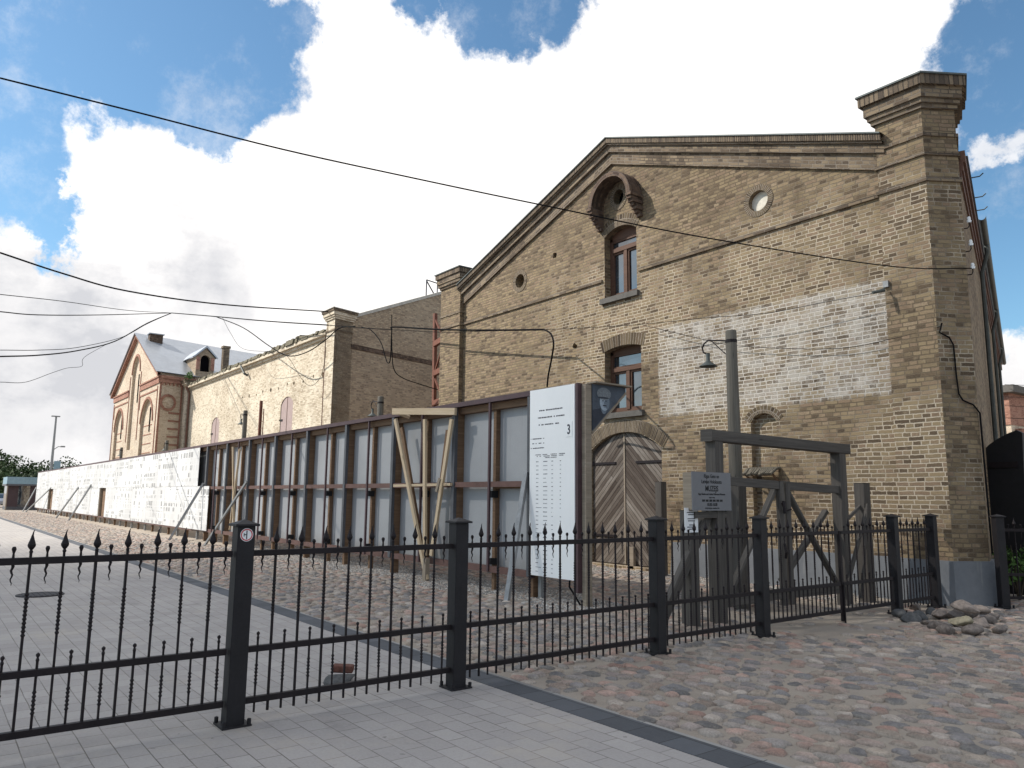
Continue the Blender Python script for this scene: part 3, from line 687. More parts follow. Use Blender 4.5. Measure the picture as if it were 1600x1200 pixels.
MB().box((-12.55,FWY-.0,.02),(-12.4,FWY+.08,.5)).build('door_prop','wood_grey',drr)
# gutter side of the building
cs=MB()
for a,b,z0,z1,mi in ((0,.03,7.0,7.15,0),(0,.06,7.15,7.3,0),(0,.10,7.3,7.5,0)):
    p=[Bc+SD*.15,Bk]; o_=Vector((SD.y,-SD.x,0))
    q=[p[0]+o_*0,p[0]+o_*b,p[1]+o_*b,p[1]+o_*0]; cs.prism([(v.x,v.y) for v in q],z0,z1,mi)
B(cs,'side_cornice',['corniceRed'],merge=False)
gt=MB(); o_=Vector((SD.y,-SD.x,0)); g0=Bc+SD*4.2+o_*.19; g1=Bk+o_*.19
n=8; 
for i in range(n):
    a0=PI+PI*i/n; a1=PI+PI*(i+1)/n; P=lambda v,a:v+o_*math.cos(a)*.08+Vector((0,0,7.62+math.sin(a)*.09))
    gt.face([P(g0,a0),P(g0,a1),P(g1,a1),P(g1,a0)])
B(gt,'gutter',['gutter'],merge=False)
for Ld in (6.2,13.5,20.5):
    dp=MB(); b0=Bc+SD*Ld+o_*.07; dp.tube([tuple(b0+o_*.13+Vector((0,0,7.6))),tuple(b0+o_*.13+Vector((0,0,7.35))),tuple(b0+Vector((0,0,6.9))),tuple(b0+Vector((0,0,.2)))],.05,8); B(dp,'downpipe',['gutter'],merge=False)
for Ld in (1.2,1.9,2.4):
    sp=MB(); b0=Bc+SD*(Ld*1.6-.4)+o_*.13; sp.tube([tuple(b0+Vector((0,0,7.5))),tuple(b0+o_*.13+Vector((0,0,7.5))),tuple(b0+o_*.19+Vector((0,0,7.55)))],.012,5); B(sp,'gutter_bracket',['gutter'],merge=False)
for z_ in (6.12,5.72,5.32):
    b0=Bc+SD*.12+o_*.02+Vector((0,0,z_)); ib=MB(); ib.tube([b0-o_*.05,b0+o_*.04,b0+o_*.06+Vector((0,0,.04)),b0+o_*.06+Vector((0,0,.1))],.010,6)
    I=B(ib,'insulator_bracket',['iron'],merge=False)
    ii=MB(); ii.lathe([(0,0),(.03,0),(.04,.03),(.025,.05),(.032,.07),(.02,.1),(0,.1)],tuple(b0+o_*.06+Vector((0,0,.09))),10); ii.build('insulator','porcelain',I,smooth=True)
# cable drop on chamfer
CH=(Bc-A_).normalized(); chn=Vector((CH.y,-CH.x,0))
def chp(t_,z,d=.03): v=A_+CH*t_+chn*d; return (v.x,v.y,z)
cd=MB(); cd.tube([chp(.05,4.45,.06),chp(.02,4.3),chp(.18,4.22),chp(.24,4.1),chp(.25,3.6),chp(.27,3.3),chp(.33,3.2),chp(.5,3.13),chp(.6,3.0),chp(.62,.8)],.014,6)
tag(cd.build('wall_cable','cable'),'thin black cable clipped down the chamfered corner of the warehouse','cable')
ws=MB().box((-6.32+13-13,12.7,5.12),(-6.18,12.82,5.28),0)
ca=empty('security_camera',(-6.27,12.85,5.2),'small grey security camera with white box high on the pier','camera')
MB().box((-.04,-.05,.02),(.05,-.0,.13)).build('junction_box','steel',ca); MB().tube([(0,-.06,0),(-.02,-.14,-.03),(-.04,-.2,-.06)],.012,6).build('arm','lampgrey',ca)
MB().tube([(.02,-.12,-.05),(-.10,-.3,-.1)],.028,10).build('housing','lampgrey',ca)
# thatched shelf
sh=empty('wall_shelf',(-8.87,12.93,2.0),'small thatched hood on wooden brackets against the bricked up niche','shelf')
th=MB(); 
for k_ in range(16):
    x=-.32+k_*.043; random.seed(k_); th.tube([(x,.0,.2),(x+random.uniform(-.01,.01),-.14,.17),(x+random.uniform(-.02,.02),-.27,.07+random.uniform(-.02,.02))],.026,6)
th.build('thatch','rope',sh)
b_=MB(); b_.beam((-.3,-.02,-.05),(-.3,-.22,.08),.03,.03); b_.beam((.3,-.02,-.05),(.3,-.22,.08),.03,.03); b_.beam((-.33,-.2,.06),(.33,-.2,.06),.03,.03); b_.build('bracket','wood_brown',sh)

# ------------------------------------------------------------------ middle warehouse
mid=empty('long_warehouse',(-40,12.85,0),'long low brick warehouse with sunlit front and two pink shutters','building')
def Bm(mb,name,mats,par=None,root=mid,**k):
    k.setdefault('merge',False); o=mb.build(name,mats,par or root,**k)
    if par is None: o.location=-Vector(root.location)
    return o
MY=13.0; wm=MB()
sA=archtop(-34.85,-33.35,3.2,5.75,6.08,8); sB=archtop(-45.6,-44.15,3.2,5.6,5.95,8)
holesm=[]
xs_=[-30.2,-31.2,-32.3,-33.4,-34.2,-35.3,-36.3,-37.4,-38.3,-39.4,-40.4,-41.3]
for i,x in enumerate(xs_): holesm.append(hole(x,6.62+.05*math.sin(i*2.1),.075 if i%3 else .11,i+20))
holed_wall(wm,[(-51.2,0),(-28.9,0),(-28.9,8.3),(-51.2,8.3)],[sA,sB]+holesm,MY,[.12,.12]+[.2]*len(holesm))
for h in holesm: wm.face([(x,MY+.2,z) for x,z in h],1)
mc_=Vector((-28.88,12.85,0)); Lm=20
def ms(L): return mc_+SM*L
gz=[(0,8.8),(1.1,9.05),(8.0,11.9),(15.0,9.0),(20,8.3)]
for (l0,z0),(l1,z1) in zip(gz[:-1],gz[1:]):
    a=ms(l0);b=ms(l1); wm.face([(a.x,a.y,0),(b.x,b.y,0),(b.x,b.y,z1),(a.x,a.y,z0)],2)
Bm(wm,'wall',['brick_mid','verydark','brick_side2'])
cm=MB(); 
cm.box((-50.6,MY-.08,8.12),(-29.7,MY+.1,8.25)); cm.box((-50.6,MY-.2,8.25),(-29.7,MY+.1,8.38)); Bm(cm,'cornice',['brick_mid'])
# broken mossy roof edge
me_=MB(); random.seed(5); x=-50.6
while x<-29.7:
    w=random.uniform(.12,.4); hgt=.13+random.uniform(0,.07)+(.1 if -36<x<-32.5 else 0)+.04*math.sin(x*1.3); dy=random.uniform(.16,.27); x2=min(x+w,-29.7)
    h2_=hgt*random.uniform(.7,1.1); y0_=MY-dy; y1_=MY+.4
    me_.face([(x,y0_,8.38),(x2,y0_,8.38),(x2,y0_+.05,8.38+h2_),(x,y0_+.05,8.38+hgt)]); me_.face([(x,y0_+.05,8.38+hgt),(x2,y0_+.05,8.38+h2_),(x2,y1_,8.42+h2_),(x,y1_,8.42+hgt)])
    me_.face([(x,y1_,8.38),(x,y0_,8.38),(x,y0_+.05,8.38+hgt),(x,y1_,8.42+hgt)]); me_.face([(x2,y0_,8.38),(x2,y1_,8.38),(x2,y1_,8.42+h2_),(x2,y0_+.05,8.38+h2_)]); x=x2
Bm(me_,'roof_edge',['moss'])
rm=MB(); p0=ms(7.9)
rm.face([(-51.5,MY,8.45),(-29.6,MY,8.45),(p0.x-.1,p0.y,11.75),(p0.x-22,p0.y,11.75)]); p1=ms(19.9)
rm.face([(p0.x-22,p0.y,11.75),(p0.x-.1,p0.y,11.75),(p1.x-.1,p1.y,8.3),(p1.x-22,p1.y,8.3)]); Bm(rm,'roof',['metalroof'])
cg=MB(); nm_=Vector((SM.y,-SM.x,0))
for (l0,z0),(l1,z1) in zip(gz[1:-1],gz[2:]):
    a=ms(l0)+nm_*.04;b=ms(l1)+nm_*.04;a2=ms(l0)-nm_*.3;b2=ms(l1)-nm_*.3
    cg.face([(a.x,a.y,z0),(b.x,b.y,z1),(b.x,b.y,z1+.14),(a.x,a.y,z0+.14)]); cg.face([(a.x,a.y,z0+.14),(b.x,b.y,z1+.14),(b2.x,b2.y,z1+.14),(a2.x,a2.y,z0+.14)])
    cg.face([(b2.x,b2.y,z1),(a2.x,a2.y,z0),(a2.x,a2.y,z0+.14),(b2.x,b2.y,z1+.14)])
Bm(cg,'coping',['coping'])
ss=MB(); a=ms(.9)+nm_*.035; b=ms(19)+nm_*.035; a2=ms(.9);b2=ms(19); ss.prism([(a2.x,a2.y),(a.x,a.y),(b.x,b.y),(b2.x,b2.y)],7.68,7.88); Bm(ss,'string_course',['brick_dark'])
mp=MB(); q=ms(.95)
pier(mp,[(-29.7,12.85),(-28.88,12.85),(q.x,q.y),(-29.7,q.y)],[(8.3,.06,.03)],9.25,(.46,[(.08,.05,0),(.08,.09,0),(.14,.13,0),(.1,.17,1)]))
Bm(mp,'pier',['brick_mid','brick_trim','soldier','coping'])
mp=MB(); pier(mp,[(-51.35,12.8),(-50.7,12.8),(-50.7,13.6),(-51.35,13.6)],[],8.75,(.35,[(.08,.06,0),(.1,.14,0),(.12,.2,1)])); Bm(mp,'pier',['brick_mid','brick_trim','soldier','moss'])
for ar,nm2 in ((sA,'A'),(sB,'B')):
    x0=ar[0][0];x1=ar[1][0]
    s_=MB(); s_.extrude_xz([(x,z) for x,z in ar],MY+.03,MY+.1,0); S=Bm(s_,'shutter',['shutter'])
    mx=(x0+x1)/2; MB().box((mx-.02,MY+.02,3.2),(mx+.02,MY+.029,ar[-6][1])).build('centre_strip','winframe',S)
    MB().box((x0-.12,MY+.0,5.0),(x0+.25,MY+.029,5.07)).build('hinge','iron',S)
dp=MB(); dp.tube([(-29.82,MY-.1,8.2),(-29.82,MY-.1,3)],.04,6); Bm(dp,'downpipe',['corniceRed'])
dp=MB(); dp.tube([(-50.55,MY-.3,8.3),(-50.5,MY-.1,7.9),(-50.5,MY-.1,2)],.07,8); Bm(dp,'downpipe',['corniceRed'])
dp=MB(); dp.tube([(-40.1,MY-.3,8.25),(-39.6,MY-.25,7.8),(-39.5,MY-.1,7.7)],.06,6); Bm(dp,'broken_downpipe',['gutter'])
rfm=MB(); R0=ms(5.4)-nm_*.1; R1=ms(6.15)-nm_*.1
for a,b in (((R0.x,R0.y,10.9),(R0.x,R0.y,11.72)),((R0.x,R0.y,11.72),(R1.x,R1.y,11.72)),((R1.x,R1.y,11.2),(R1.x,R1.y,11.72)),((R0.x,R0.y,11.68),(R1.x,R1.y-.2,11.2))): rfm.beam(a,b,.045,.045)
tag(rfm.build('roof_frame','steel_dark'),'thin metal frame standing on the gable coping of the long warehouse','frame')
# red lattice mast in the alley
lm=empty('lattice_mast',(0,0,0),'rust red lattice steel mast in the alley between the warehouses','mast')
a=atY(678,655,15.2); b=atY(692,655,14.9); a2=atY(680,490,15.2); b2=atY(694,497,14.9)
for p,q in ((a,a2),(b,b2)):
    d=(np.array(q)-np.array(p)); base=np.array(p)-d*(p[2]/d[2]); MB().beam(base,q,.13,.13).build('leg','rust',lm)
for k_ in range(8):
    z=.5+k_*1.15; f0=z/8.6
    P0=np.array(a)+(np.array(a2)-a)*((z-a[2])/(a2[2]-a[2])); P1=np.array(b)+(np.array(b2)-b)*((z-b[2])/(b2[2]-b[2])); z2=z+1.0
    Q0=np.array(a)+(np.array(a2)-a)*((z2-a[2])/(a2[2]-a[2])); Q1=np.array(b)+(np.array(b2)-b)*((z2-b[2])/(b2[2]-b[2]))
    if z2>max(a2[2],b2[2])+.1: break
    MB().beam(P0,P1,.14,.2).build('rung','rust',lm); MB().beam(P0 if k_%2 else P1,Q1 if k_%2 else Q0,.06,.06).build('lacing','rust',lm)
p=atY(697,577,13.9); fl=MB().extrude_xz([(p[0]-.25,p[2]-.15),(p[0]+.12,p[2]-.15),(p[0]-.02,p[2]+.15)],p[1]-.02,p[1]+.02); tag(fl.build('warning_plate','board'),'tiny white triangular plate beside the rust red mast','sign')

# ------------------------------------------------------------------ tower house
tw=empty('gabled_house',(-58,11.3,0),'cream brick gabled house with red brick arches and grey metal roof','building')
TY=11.3; T=lambda mb,n,m_,par=None: Bm(mb,n,m_,par,root=tw)
TX0,TX1=-65.7,-51.3; PX=-58.5; PZ=12.7; EZ=9.15
def tz(x): return PZ-(PZ-EZ)*(abs(x-PX)/((PX-TX0) if x<PX else (TX1-PX)))
front=[(TX0,0),(TX1,0),(TX1,EZ),(PX,PZ),(TX0,EZ)]
aR=archtop(-55.9,-52.5,2,6.2,7.75,12); aL=archtop(-64.6,-61.6,2,6.2,7.75,12); aC=archtop(-59.7,-57.3,4.6,10.0,11.2,12)
tf=MB(); holed_wall(tf,front,[aR,aL,aC],TY,[.18]*3,0,0)
for a_ in (aR,aL,aC): tf.face([(x,TY+.18,z) for x,z in a_],0)
tc=Vector((TX1,TY,0)); te=tc+SM*28; tb=Vector((TX0,TY,0))+SM*28
tf.face([up(tc,0),up(te,0),up(te,EZ),up(tc,EZ)],2); tf.face([up(tb,0),(TX0,TY,0),(TX0,TY,EZ),up(tb,EZ)],0)
pkb=Vector((PX,TY,0))+SM*28; tf.face([up(te,0),up(tb,0),up(tb,EZ),up(pkb,PZ),up(te,EZ)],0)
T(tf,'wall',['brick_cream','brick_red','brick_cream'])
rd=MB()
def tstrip(mb,x0,x1,off0,off1,dy):
    mb.face([(x0,TY-dy,tz(x0)+off0),(x1,TY-dy,tz(x1)+off0),(x1,TY-dy,tz(x1)+off1),(x0,TY-dy,tz(x0)+off1)]); mb.face([(x0,TY,tz(x0)+off0),(x1,TY,tz(x1)+off0),(x1,TY-dy,tz(x1)+off0),(x0,TY-dy,tz(x0)+off0)])
    mb.face([(x0,TY-dy,tz(x0)+off1),(x1,TY-dy,tz(x1)+off1),(x1,TY,tz(x1)+off1),(x0,TY,tz(x0)+off1)])
tstrip(rd,TX0-.3,PX,-.12,.1,.25); tstrip(rd,PX,TX1+.3,-.12,.1,.25)
for x0,x1 in ((TX0,-60.3),(-56.7,TX1)):
    rd.box((x0,TY-.07,8.5),(x1,TY,8.85)); rd.box((x0,TY-.12,8.85),(x1,TY,8.95))
for A2,(x0,x1,zs,zc) in ((aR,(-55.9,-52.5,6.2,7.75)),(aL,(-64.6,-61.6,6.2,7.75)),(aC,(-59.7,-57.3,10.0,11.2))): seg_arch(rd,x0,x1,zs,zc,.15,TY-.06,TY,0,14)
for x in (-60.2,-56.8,-65.5,-51.7): rd.box((x-.05,TY-.04,5.2 if x in(-60.2,-56.8) else 1),(x+.07,TY,9.9 if x in(-60.2,-56.8) else 8.35))
for x0,x1 in ((-56.6,-51.9),(-65.3,-60.6)):
    rd.box((x0,TY-.04,8.08),(x1,TY,8.17)); rd.box((x0,TY-.04,7.2),(x0+.1,TY,8.08))
    for z in (6.0,5.4,4.8,4.2,3.6): rd.box((x0+.75,TY+.16,z),(x1-.65,TY+.179,z+.06))
nT=nm_
def tside(mb,l0,l1,z0,z1,d):
    a=tc+SM*l0;b=tc+SM*l1;a2=a+nT*d;b2=b+nT*d; mb.prism([(a.x,a.y),(a2.x,a2.y),(b2.x,b2.y),(b.x,b.y)],z0,z1)
tside(rd,0,27,8.55,8.8,.12); tside(rd,0,27,8.8,9.0,.2); tside(rd,0,.12,1,8.5,.04); tside(rd,1.42,1.52,1,8.5,.04)
for z in (6.6,6.1,5.6,5.1,4.6,4.1,3.6): tside(rd,.7,1.45,z,z+.12,.03)
for k_ in range(12): tside(rd,.1+k_*.25,.2+k_*.25,8.4,8.55,.1)
ce=tc+SM*.6+nT*.06
for i in range(12):
    a0=i*PI/6;a1=(i+1)*PI/6
    P=lambda r,a:(ce.x+SM.x*r*math.cos(a),ce.y+SM.y*r*math.cos(a),7.3+r*math.sin(a)); rd.face([P(.55,a0),P(.55,a1),P(.38,a1),P(.38,a0)][::-1])
T(rd,'red_trim',['brick_red'])
rt=MB(); ov=.35
def tr_(v,z): return (v.x,v.y,z)
fr0=Vector((PX,TY-.35,0)); 
rt.face([tr_(fr0,PZ+.12),(TX1+ov,TY-.35,EZ-.02),tr_(te+Vector((ov,0,0)),EZ-.02),tr_(pkb,PZ+.12)]); rt.face([(TX0-ov,TY-.35,EZ-.02),tr_(fr0,PZ+.12),tr_(pkb,PZ+.12),tr_(tb-Vector((ov,0,0)),EZ-.02)])
rt.face([tr_(fr0,PZ+.16),(TX1+ov,TY-.35,EZ+.03),tr_(te+Vector((ov,0,0)),EZ+.03),tr_(pkb,PZ+.16)])
R_=T(rt,'roof',['metalroof'])
sv=MB().box((TX0-ov,TY-.4,EZ-.1),(TX0+.6,TY-.1,EZ+.05)); 
def slit(x,z0,z1): return MB().box((x-.1,TY+.14,z0),(x+.1,TY+.175,z1))
for x,z0,z1 in ((-54.0,5.6,7.2),(-63.0,5.6,7.2),(-58.3,7.9,9.9)): T(slit(x,z0,z1),'window',['verydark'])
# dormer, chimney, skylight box
def roofz(x): return PZ+.14-(PZ-EZ)*((x-PX)/(TX1-PX))
dm=MB(); DX=-51.75; ya,yb=13.5,14.65; yc=(ya+yb)/2; zb=8.9; zt=10.55; zr=11.15
opn=archtop(yc-.3,yc+.3,9.55,10.35,10.66,6); outl=[(ya,zb),(yb,zb),(yb,zt),(yc,zr),(ya,zt)]
polys=[[Vector((y,z,0)) for y,z in outl],[Vector((y,z,0)) for y,z in opn]]; fl_=[p for q in polys for p in q]
for tr3 in tessellate_polygon(polys):
    p=[fl_[i] for i in tr3]; ar=(p[1].x-p[0].x)*(p[2].y-p[0].y)-(p[2].x-p[0].x)*(p[1].y-p[0].y); p=p if ar>0 else p[::-1]
    dm.face([(DX,q.x,q.y) for q in p],0)
dm.face([(DX-.25,y,z) for y,z in opn],1)
for i in range(len(opn)):
    a=opn[i];b=opn[(i+1)%len(opn)]; dm.face([(DX,a[0],a[1]),(DX,b[0],b[1]),(DX-.25,b[0],b[1]),(DX-.25,a[0],a[1])],0)
dm.face([(DX-3.5,ya,zb),(DX,ya,zb),(DX,ya,zt),(DX-3.5,ya,zt)],4); dm.face([(DX,yb,zb),(DX-3.5,yb,zb),(DX-3.5,yb,zt),(DX,yb,zt)],4)
for s_,ye in ((-1,ya-.18),(1,yb+.18)):
    f_=[(DX+.15,yc,zr+.14),(DX+.15,ye,zt-.02),(DX-3.8,ye,zt-.02),(DX-3.8,yc,zr+.14)]; dm.face(f_ if s_<0 else f_[::-1],2)
    dm.face([(DX+.16,yc,zr+.0),(DX+.16,ye,zt-.14),(DX+.16,ye,zt-.02),(DX+.16,yc,zr+.14)],2)
for y_ in (ya,yb-.22): dm.box((DX,y_,zt-.9),(DX+.07,y_+.22,zt-.05),3)
dm.build('dormer',['brick_side2','verydark','metalroof','brick_red','brick_side2'],R_,merge=False)
cp=atX(351,575,-52.6); ch=MB(); zt2=atX(350,541,-52.6)[2]
ch.box((cp[0]-.2,cp[1]-.2,8.8),(cp[0]+.2,cp[1]+.2,zt2-.15)); ch.box((cp[0]-.25,cp[1]-.25,zt2-.15),(cp[0]+.25,cp[1]+.25,zt2),0); ch.build('chimney',['brick_trim','brick_red'],R_,merge=False)
sb=MB(); y_=11.75; x_=-57.6; sb.box((x_-.3,y_,roofz(x_)-.6),(x_+.3,y_+.85,roofz(x_)+.3)); sb.box((x_-.4,y_-.08,roofz(x_)+.3),(x_+.4,y_+.93,roofz(x_)+.36),1); sb.build('roof_vent',['brick_dark','metalroof'],R_,merge=False)

# ------------------------------------------------------------------ exhibition wall
ew=empty('exhibition_wall',(-8.6,7.94,0),'long timber and steel framed wall of grey sheets with white printed boards','wall')
def E_(mb,name,mats,par=None,**k):
    o=mb.build(name,mats,par or ew,**k)
    if par is None: o.location=(8.6,-7.94,0)
    return o
XL=-77.0; XR=-8.55
E_(MB().box((XL,7.86,3.255),(XR-.28+.0,8.2,3.34)),'top_rail','rail_purple')
E_(MB().box((-29.2,7.97,3.13),(-9.85,8.085,3.253)),'head_beam','wood_brown')
E_(MB().box((-29.2,7.895,1.765),(-9.9,7.99,1.86)),'middle_rail','rail_red')
E_(MB().box((-29.2,7.895,.315),(-9.9,7.99,.42)),'bottom_rail','rail_red')
thick=[-9.85,-12.13,-14.5,-16.8,-19.12,-21.4,-23.57,-25.74,-27.95]
thin=[-10.98,-13.3,-15.63,-17.86,-20.17,-22.45,-24.6,-26.9]
for x in thick:
    P_=E_(MB().box((x-.05,7.87,.33),(x+.05,7.94,3.254)),'post','steel_dark',bevel=.004)
    MB().box((x-.045,7.942,.0),(x+.045,8.09,3.25)).build('timber_stud','wood_brown',P_)
for x in thin:
    P_=E_(MB().box((x-.022,7.87,.33),(x+.022,7.91,3.254)),'slim_post','rail_purple')
    MB().box((x-.04,8.0,0),(x+.04,8.09,3.25)).build('timber_stud','wood_brown',P_)
    MB().box((x-.03,7.9,1.58),(x+.06,8.05,1.70)).build('bracket','black',P_); MB().box((x-.03,7.9,.44),(x+.06,8.05,.55)).build('bracket','black',P_)
allx=sorted(thick+thin)
for a,b in zip(allx[:-1],allx[1:]):
    random.seed(int(a*10)); E_(MB().box((a+.0,8.093+random.uniform(0,.006),.36),(b-.004,8.112,3.24)),'grey_sheet','sheet')
    # ends of grey sheet
E_(MB().box((-10.98,7.985,1.74),(-9.9,8.085,1.765)),'ledge','wood_brown')
# stilts left part
for i in range(36):
    x=-28.9-i*1.34; E_(MB().beam((x,8.0,0),(x,8.0,.34),.08,.08),'stilt','wood_brown' if i%2 else 'steel')
for x in (-27.0,-24.6,-22.4,-20.2,-17.9,-15.6,-13.3,-10.98): pass
# prints, upper and lower rows; openings for doors
dA=(atY(155,790,7.9)[0],atY(165,790,7.9)[0]); dB=(atY(76,780,7.9)[0],atY(83,780,7.9)[0])
x=-28.75; i=0
while x>-76.5:
    x2=max(x-3.0,-77.0); mb=MB(); random.seed(i); E_(mb.box((x2+.012,7.845,1.88),(x,7.858,3.25)),'photo_board','photosA' if i%3 else 'photosB'); x=x2; i+=1
segs=[(-27.35,dA[1])]+[(dA[0],dB[1])]+[(dB[0],-76.9)]
for hi,lo in segs:
    x=hi
    while x>lo+.05:
        x2=max(x-3.0,lo); E_(MB().box((x2+.012,7.847,.36),(x,7.86,1.872)),'photo_board','photosB' if i%2 else 'photosA'); x=x2; i+=1
for a,b in (dA,dB):
    f=E_(MB().box((a,8.0,.3),(b,8.06,1.87)),'doorway_leaf','wood_brown'); MB().box((b-.14,7.87,.3),(b,7.99,1.87)).build('jamb','wood_brown',f); MB().box((a,7.87,.3),(a+.1,7.99,1.87)).build('jamb','wood_grey',f)
E_(MB().box((XL,8.095,.36),(-27.96,8.112,3.24)),'grey_sheet','sheet')
E_(MB().box((XL,7.87,.3),(-29.21,7.99,.36)),'bottom_rail','rail_red')
# info board, end post, portrait
ib=E_(MB().box((-9.79,7.84,.375),(-8.70,7.865,3.33)),'info_board','board')
tx=MB(); random.seed(11)
def words(x0,x1,z,h,mi,dens=.8):
    x=x0
    while x<x1:
        w=random.uniform(.5,2.2)*h*1.3; xe=min(x+w,x1)
        if random.random()<dens: tx.face([(x,7.8385,z-h/2),(xe,7.8385,z-h/2),(xe,7.8385,z+h/2*random.uniform(.6,1)),(x,7.8385,z+h/2*random.uniform(.6,1))],mi)
        x=xe+h*.35
for k_,(a,b) in enumerate(((-9.55,-8.98),(-9.58,-8.93),(-9.56,-9.0))): words(a,b,2.98-.115*k_,.022,0)
for k_ in range(3): words(-9.76,-9.42,2.53-.075*k_,.017,0)
for c_,(a,b) in enumerate(((-9.62,-9.56),(-9.44,-9.34),(-9.24,-9.17),(-9.04,-8.98))):
    for q_ in range(3 if c_ in (1,2) else 2): words(a-.02,b+.06,2.27-.025*q_,.013,0)
    for r_ in range(27 if c_<3 else 20):
        words(a,b-(.03 if c_>1 else 0)+(.08 if random.random()<.15 and c_==0 else 0),2.16-.066*r_,.013,1 if r_%3 else 0,.95)
tx.build('printed_text',['ink','ink_soft'],ib,merge=False)
pb=MB().box((-8.90,7.834,2.52),(-8.75,7.8395,2.76)).build('number_plate','board',ib)
text_mesh('number','3',.21,'ink',(-8.825,7.832,2.565),(1,0,0),(0,0,1),ib,sx=.8,bold=.004)
E_(MB().box((-8.69,7.85,.2),(-8.64,7.95,3.34)),'end_flange','rail_purple')
E_(MB().box((-8.635,7.93,0),(-8.545,8.05,3.32)),'end_post','wood_grey')
E_(MB().box((-9.84,7.87,.315),(-9.8,7.98,3.255)),'board_edge','rail_purple')
E_(MB().box((-9.75,8.0,0),(-9.68,8.1,.4)),'stilt','steel')
# triangular brace with portrait
tri=MB(); X_=-8.53
tri.face([(X_,8.055,2.60),(X_,8.78,3.27),(X_,8.78,3.34),(X_,8.055,3.33)],0); tri.face([(X_-.02,8.055,3.33),(X_-.02,8.78,3.34),(X_-.02,8.78,3.27),(X_-.02,8.055,2.60)],0)
tri.face([(X_-.02,8.055,2.60),(X_-.02,8.78,3.27),(X_,8.78,3.27),(X_,8.055,2.60)],0)
def ell(cy,cz,ry,rz,mi,d,clip=None,rot=0):
    pts=[]
    for i in range(26):
        a=2*PI*i/26; y=ry*math.cos(a); z=rz*math.sin(a); pts.append((X_+d,8.31+1.2*(cy-8.30+y),3.075+1.15*(cz-3.08+z)))
    tri.face(pts,mi)
tri.face([(X_+.0015,8.06,2.62),(X_+.0015,8.36,2.90),(X_+.0015,8.34,2.93),(X_+.0015,8.24,2.97),(X_+.0015,8.06,2.93)],3)
ell(8.29,2.99,.05,.08,2,.0025)
ell(8.30,3.07,.085,.115,1,.004); ell(8.35,3.07,.04,.09,2,.005); ell(8.29,3.185,.125,.085,4,.006); ell(8.28,3.13,.10,.012,3,.007)
ell(8.27,3.088,.014,.007,3,.0075); ell(8.322,3.088,.014,.007,3,.0075); ell(8.30,3.06,.008,.024,2,.0075); ell(8.30,3.025,.036,.009,3,.008); ell(8.30,3.005,.02,.005,2,.008)
M['ph0']=plain('print_slate',(.06,.075,.1),.5,0,.35,6,.3,0); M['ph1']=plain('print_light',(.3,.36,.43),.5,0,.2,20,.3,0); M['ph2']=plain('print_mid',(.13,.165,.21),.5,0,.2,20,.3,0); M['ph3']=plain('print_dark',(.025,.03,.045),.5,0,.3,12,.3,0); M['ph4']=plain('print_fur',(.16,.18,.2),.6,0,.6,60,.3,0)
pt=E_(tri,'portrait_panel',['ph0','ph1','ph2','ph3','ph4'],merge=False)
E_(MB().box((-8.66,8.055,3.342),(-8.45,8.85,3.365)),'brace_board','wood_grey'); E_(MB().beam((-8.56,8.06,2.58),(-8.56,8.80,3.26),.04,.05),'brace','wood_grey')
cb=MB().tube([(-9.1,8.1,.36),(-9.0,8.0,.25),(-8.8,7.95,.12),(-8.7,7.95,.02)],.015,6); E_(cb,'cable_tail','cable')
# props
def prop(name,top,foot,r,mat,label):
    o=MB(); o.beam(foot,top,r,r); tag(o.build(name,mat),label,'prop','galvanised props leaning on the exhibition wall')
prop('leaning_prop',(-9.9,7.86,2.0),(-9.68,7.32,0.0),.075,'steel','grey steel prop leaning beside the text board')
prop('leaning_prop',tuple(atY(386,752,7.84)),tuple(gnd(355,851)*[1,.0,1]+[0,7.3,0]),.06,'steel','grey steel prop leaning just left of the pale crossed timbers')
for (tx_,ty_,fx,fy,lb) in ((318,755,290,838,'grey steel prop leaning near the right end of the photo boards'),(143,757,122,810,'slim prop leaning between the two doorways, the right one'),(123,761,104,805,'slim prop leaning between the two doorways, the left one'),(80,762,67,792,'thin dark prop leaning at the maroon doorway'),(57,761,40,800,'slim prop leaning at the far left end of the photo wall')):
    t_=atY(tx_,ty_,7.84); f_=gnd(fx,fy); prop('leaning_prop',tuple(t_),(t_[0]+(f_[0]-t_[0])*.2,7.0,0),.07,'steel',lb)
# pale pine V frame
vf=empty('timber_frame',(-13.2,7.7,0),'pale new pine V shaped frame propped against the grey sheets','timber frame')
def V_(a,b,w=.09,h=.05,mat='wood_new'): 
    o=MB().beam(a,b,w,h,up=(0,-1,0)).build('timber',mat,vf,bevel=.003); o.location=(13.2,-7.7,0)
def q_(px_,py_,Y): return np.array(atY(px_,py_,Y))
TL=q_(614,643,7.55); TR=q_(712,643,7.80); BT=q_(662,868,7.74)
V_(TL,TR,.13,.05)
V_(q_(618,655,7.62),q_(667,906,7.78)); V_(q_(706,655,7.8),q_(674,868,7.82))
V_(q_(664,655,7.72),q_(664,868,7.8)); V_(q_(616,759,7.7),q_(705,757,7.84),.05,.05)
V_(q_(628,668,7.86),q_(660,860,7.86),.09,.05,'wood_brown'); V_(q_(700,672,7.9),q_(676,865,7.87),.09,.05,'wood_brown')
V_(TL,q_(640,652,7.86),.06,.05)
B0=q_(666,872,7.78); V_((B0[0],B0[1],0),(B0[0],B0[1],B0[2]),.11,.09,'wood_grey'); V_(q_(687,748,7.7),q_(682,768,7.7),.07,.03,'wood_grey')
cx2=empty('crossed_timbers',(-24.4,7.9,0),'two slim pale timbers crossed in a bay of the board wall','timber')
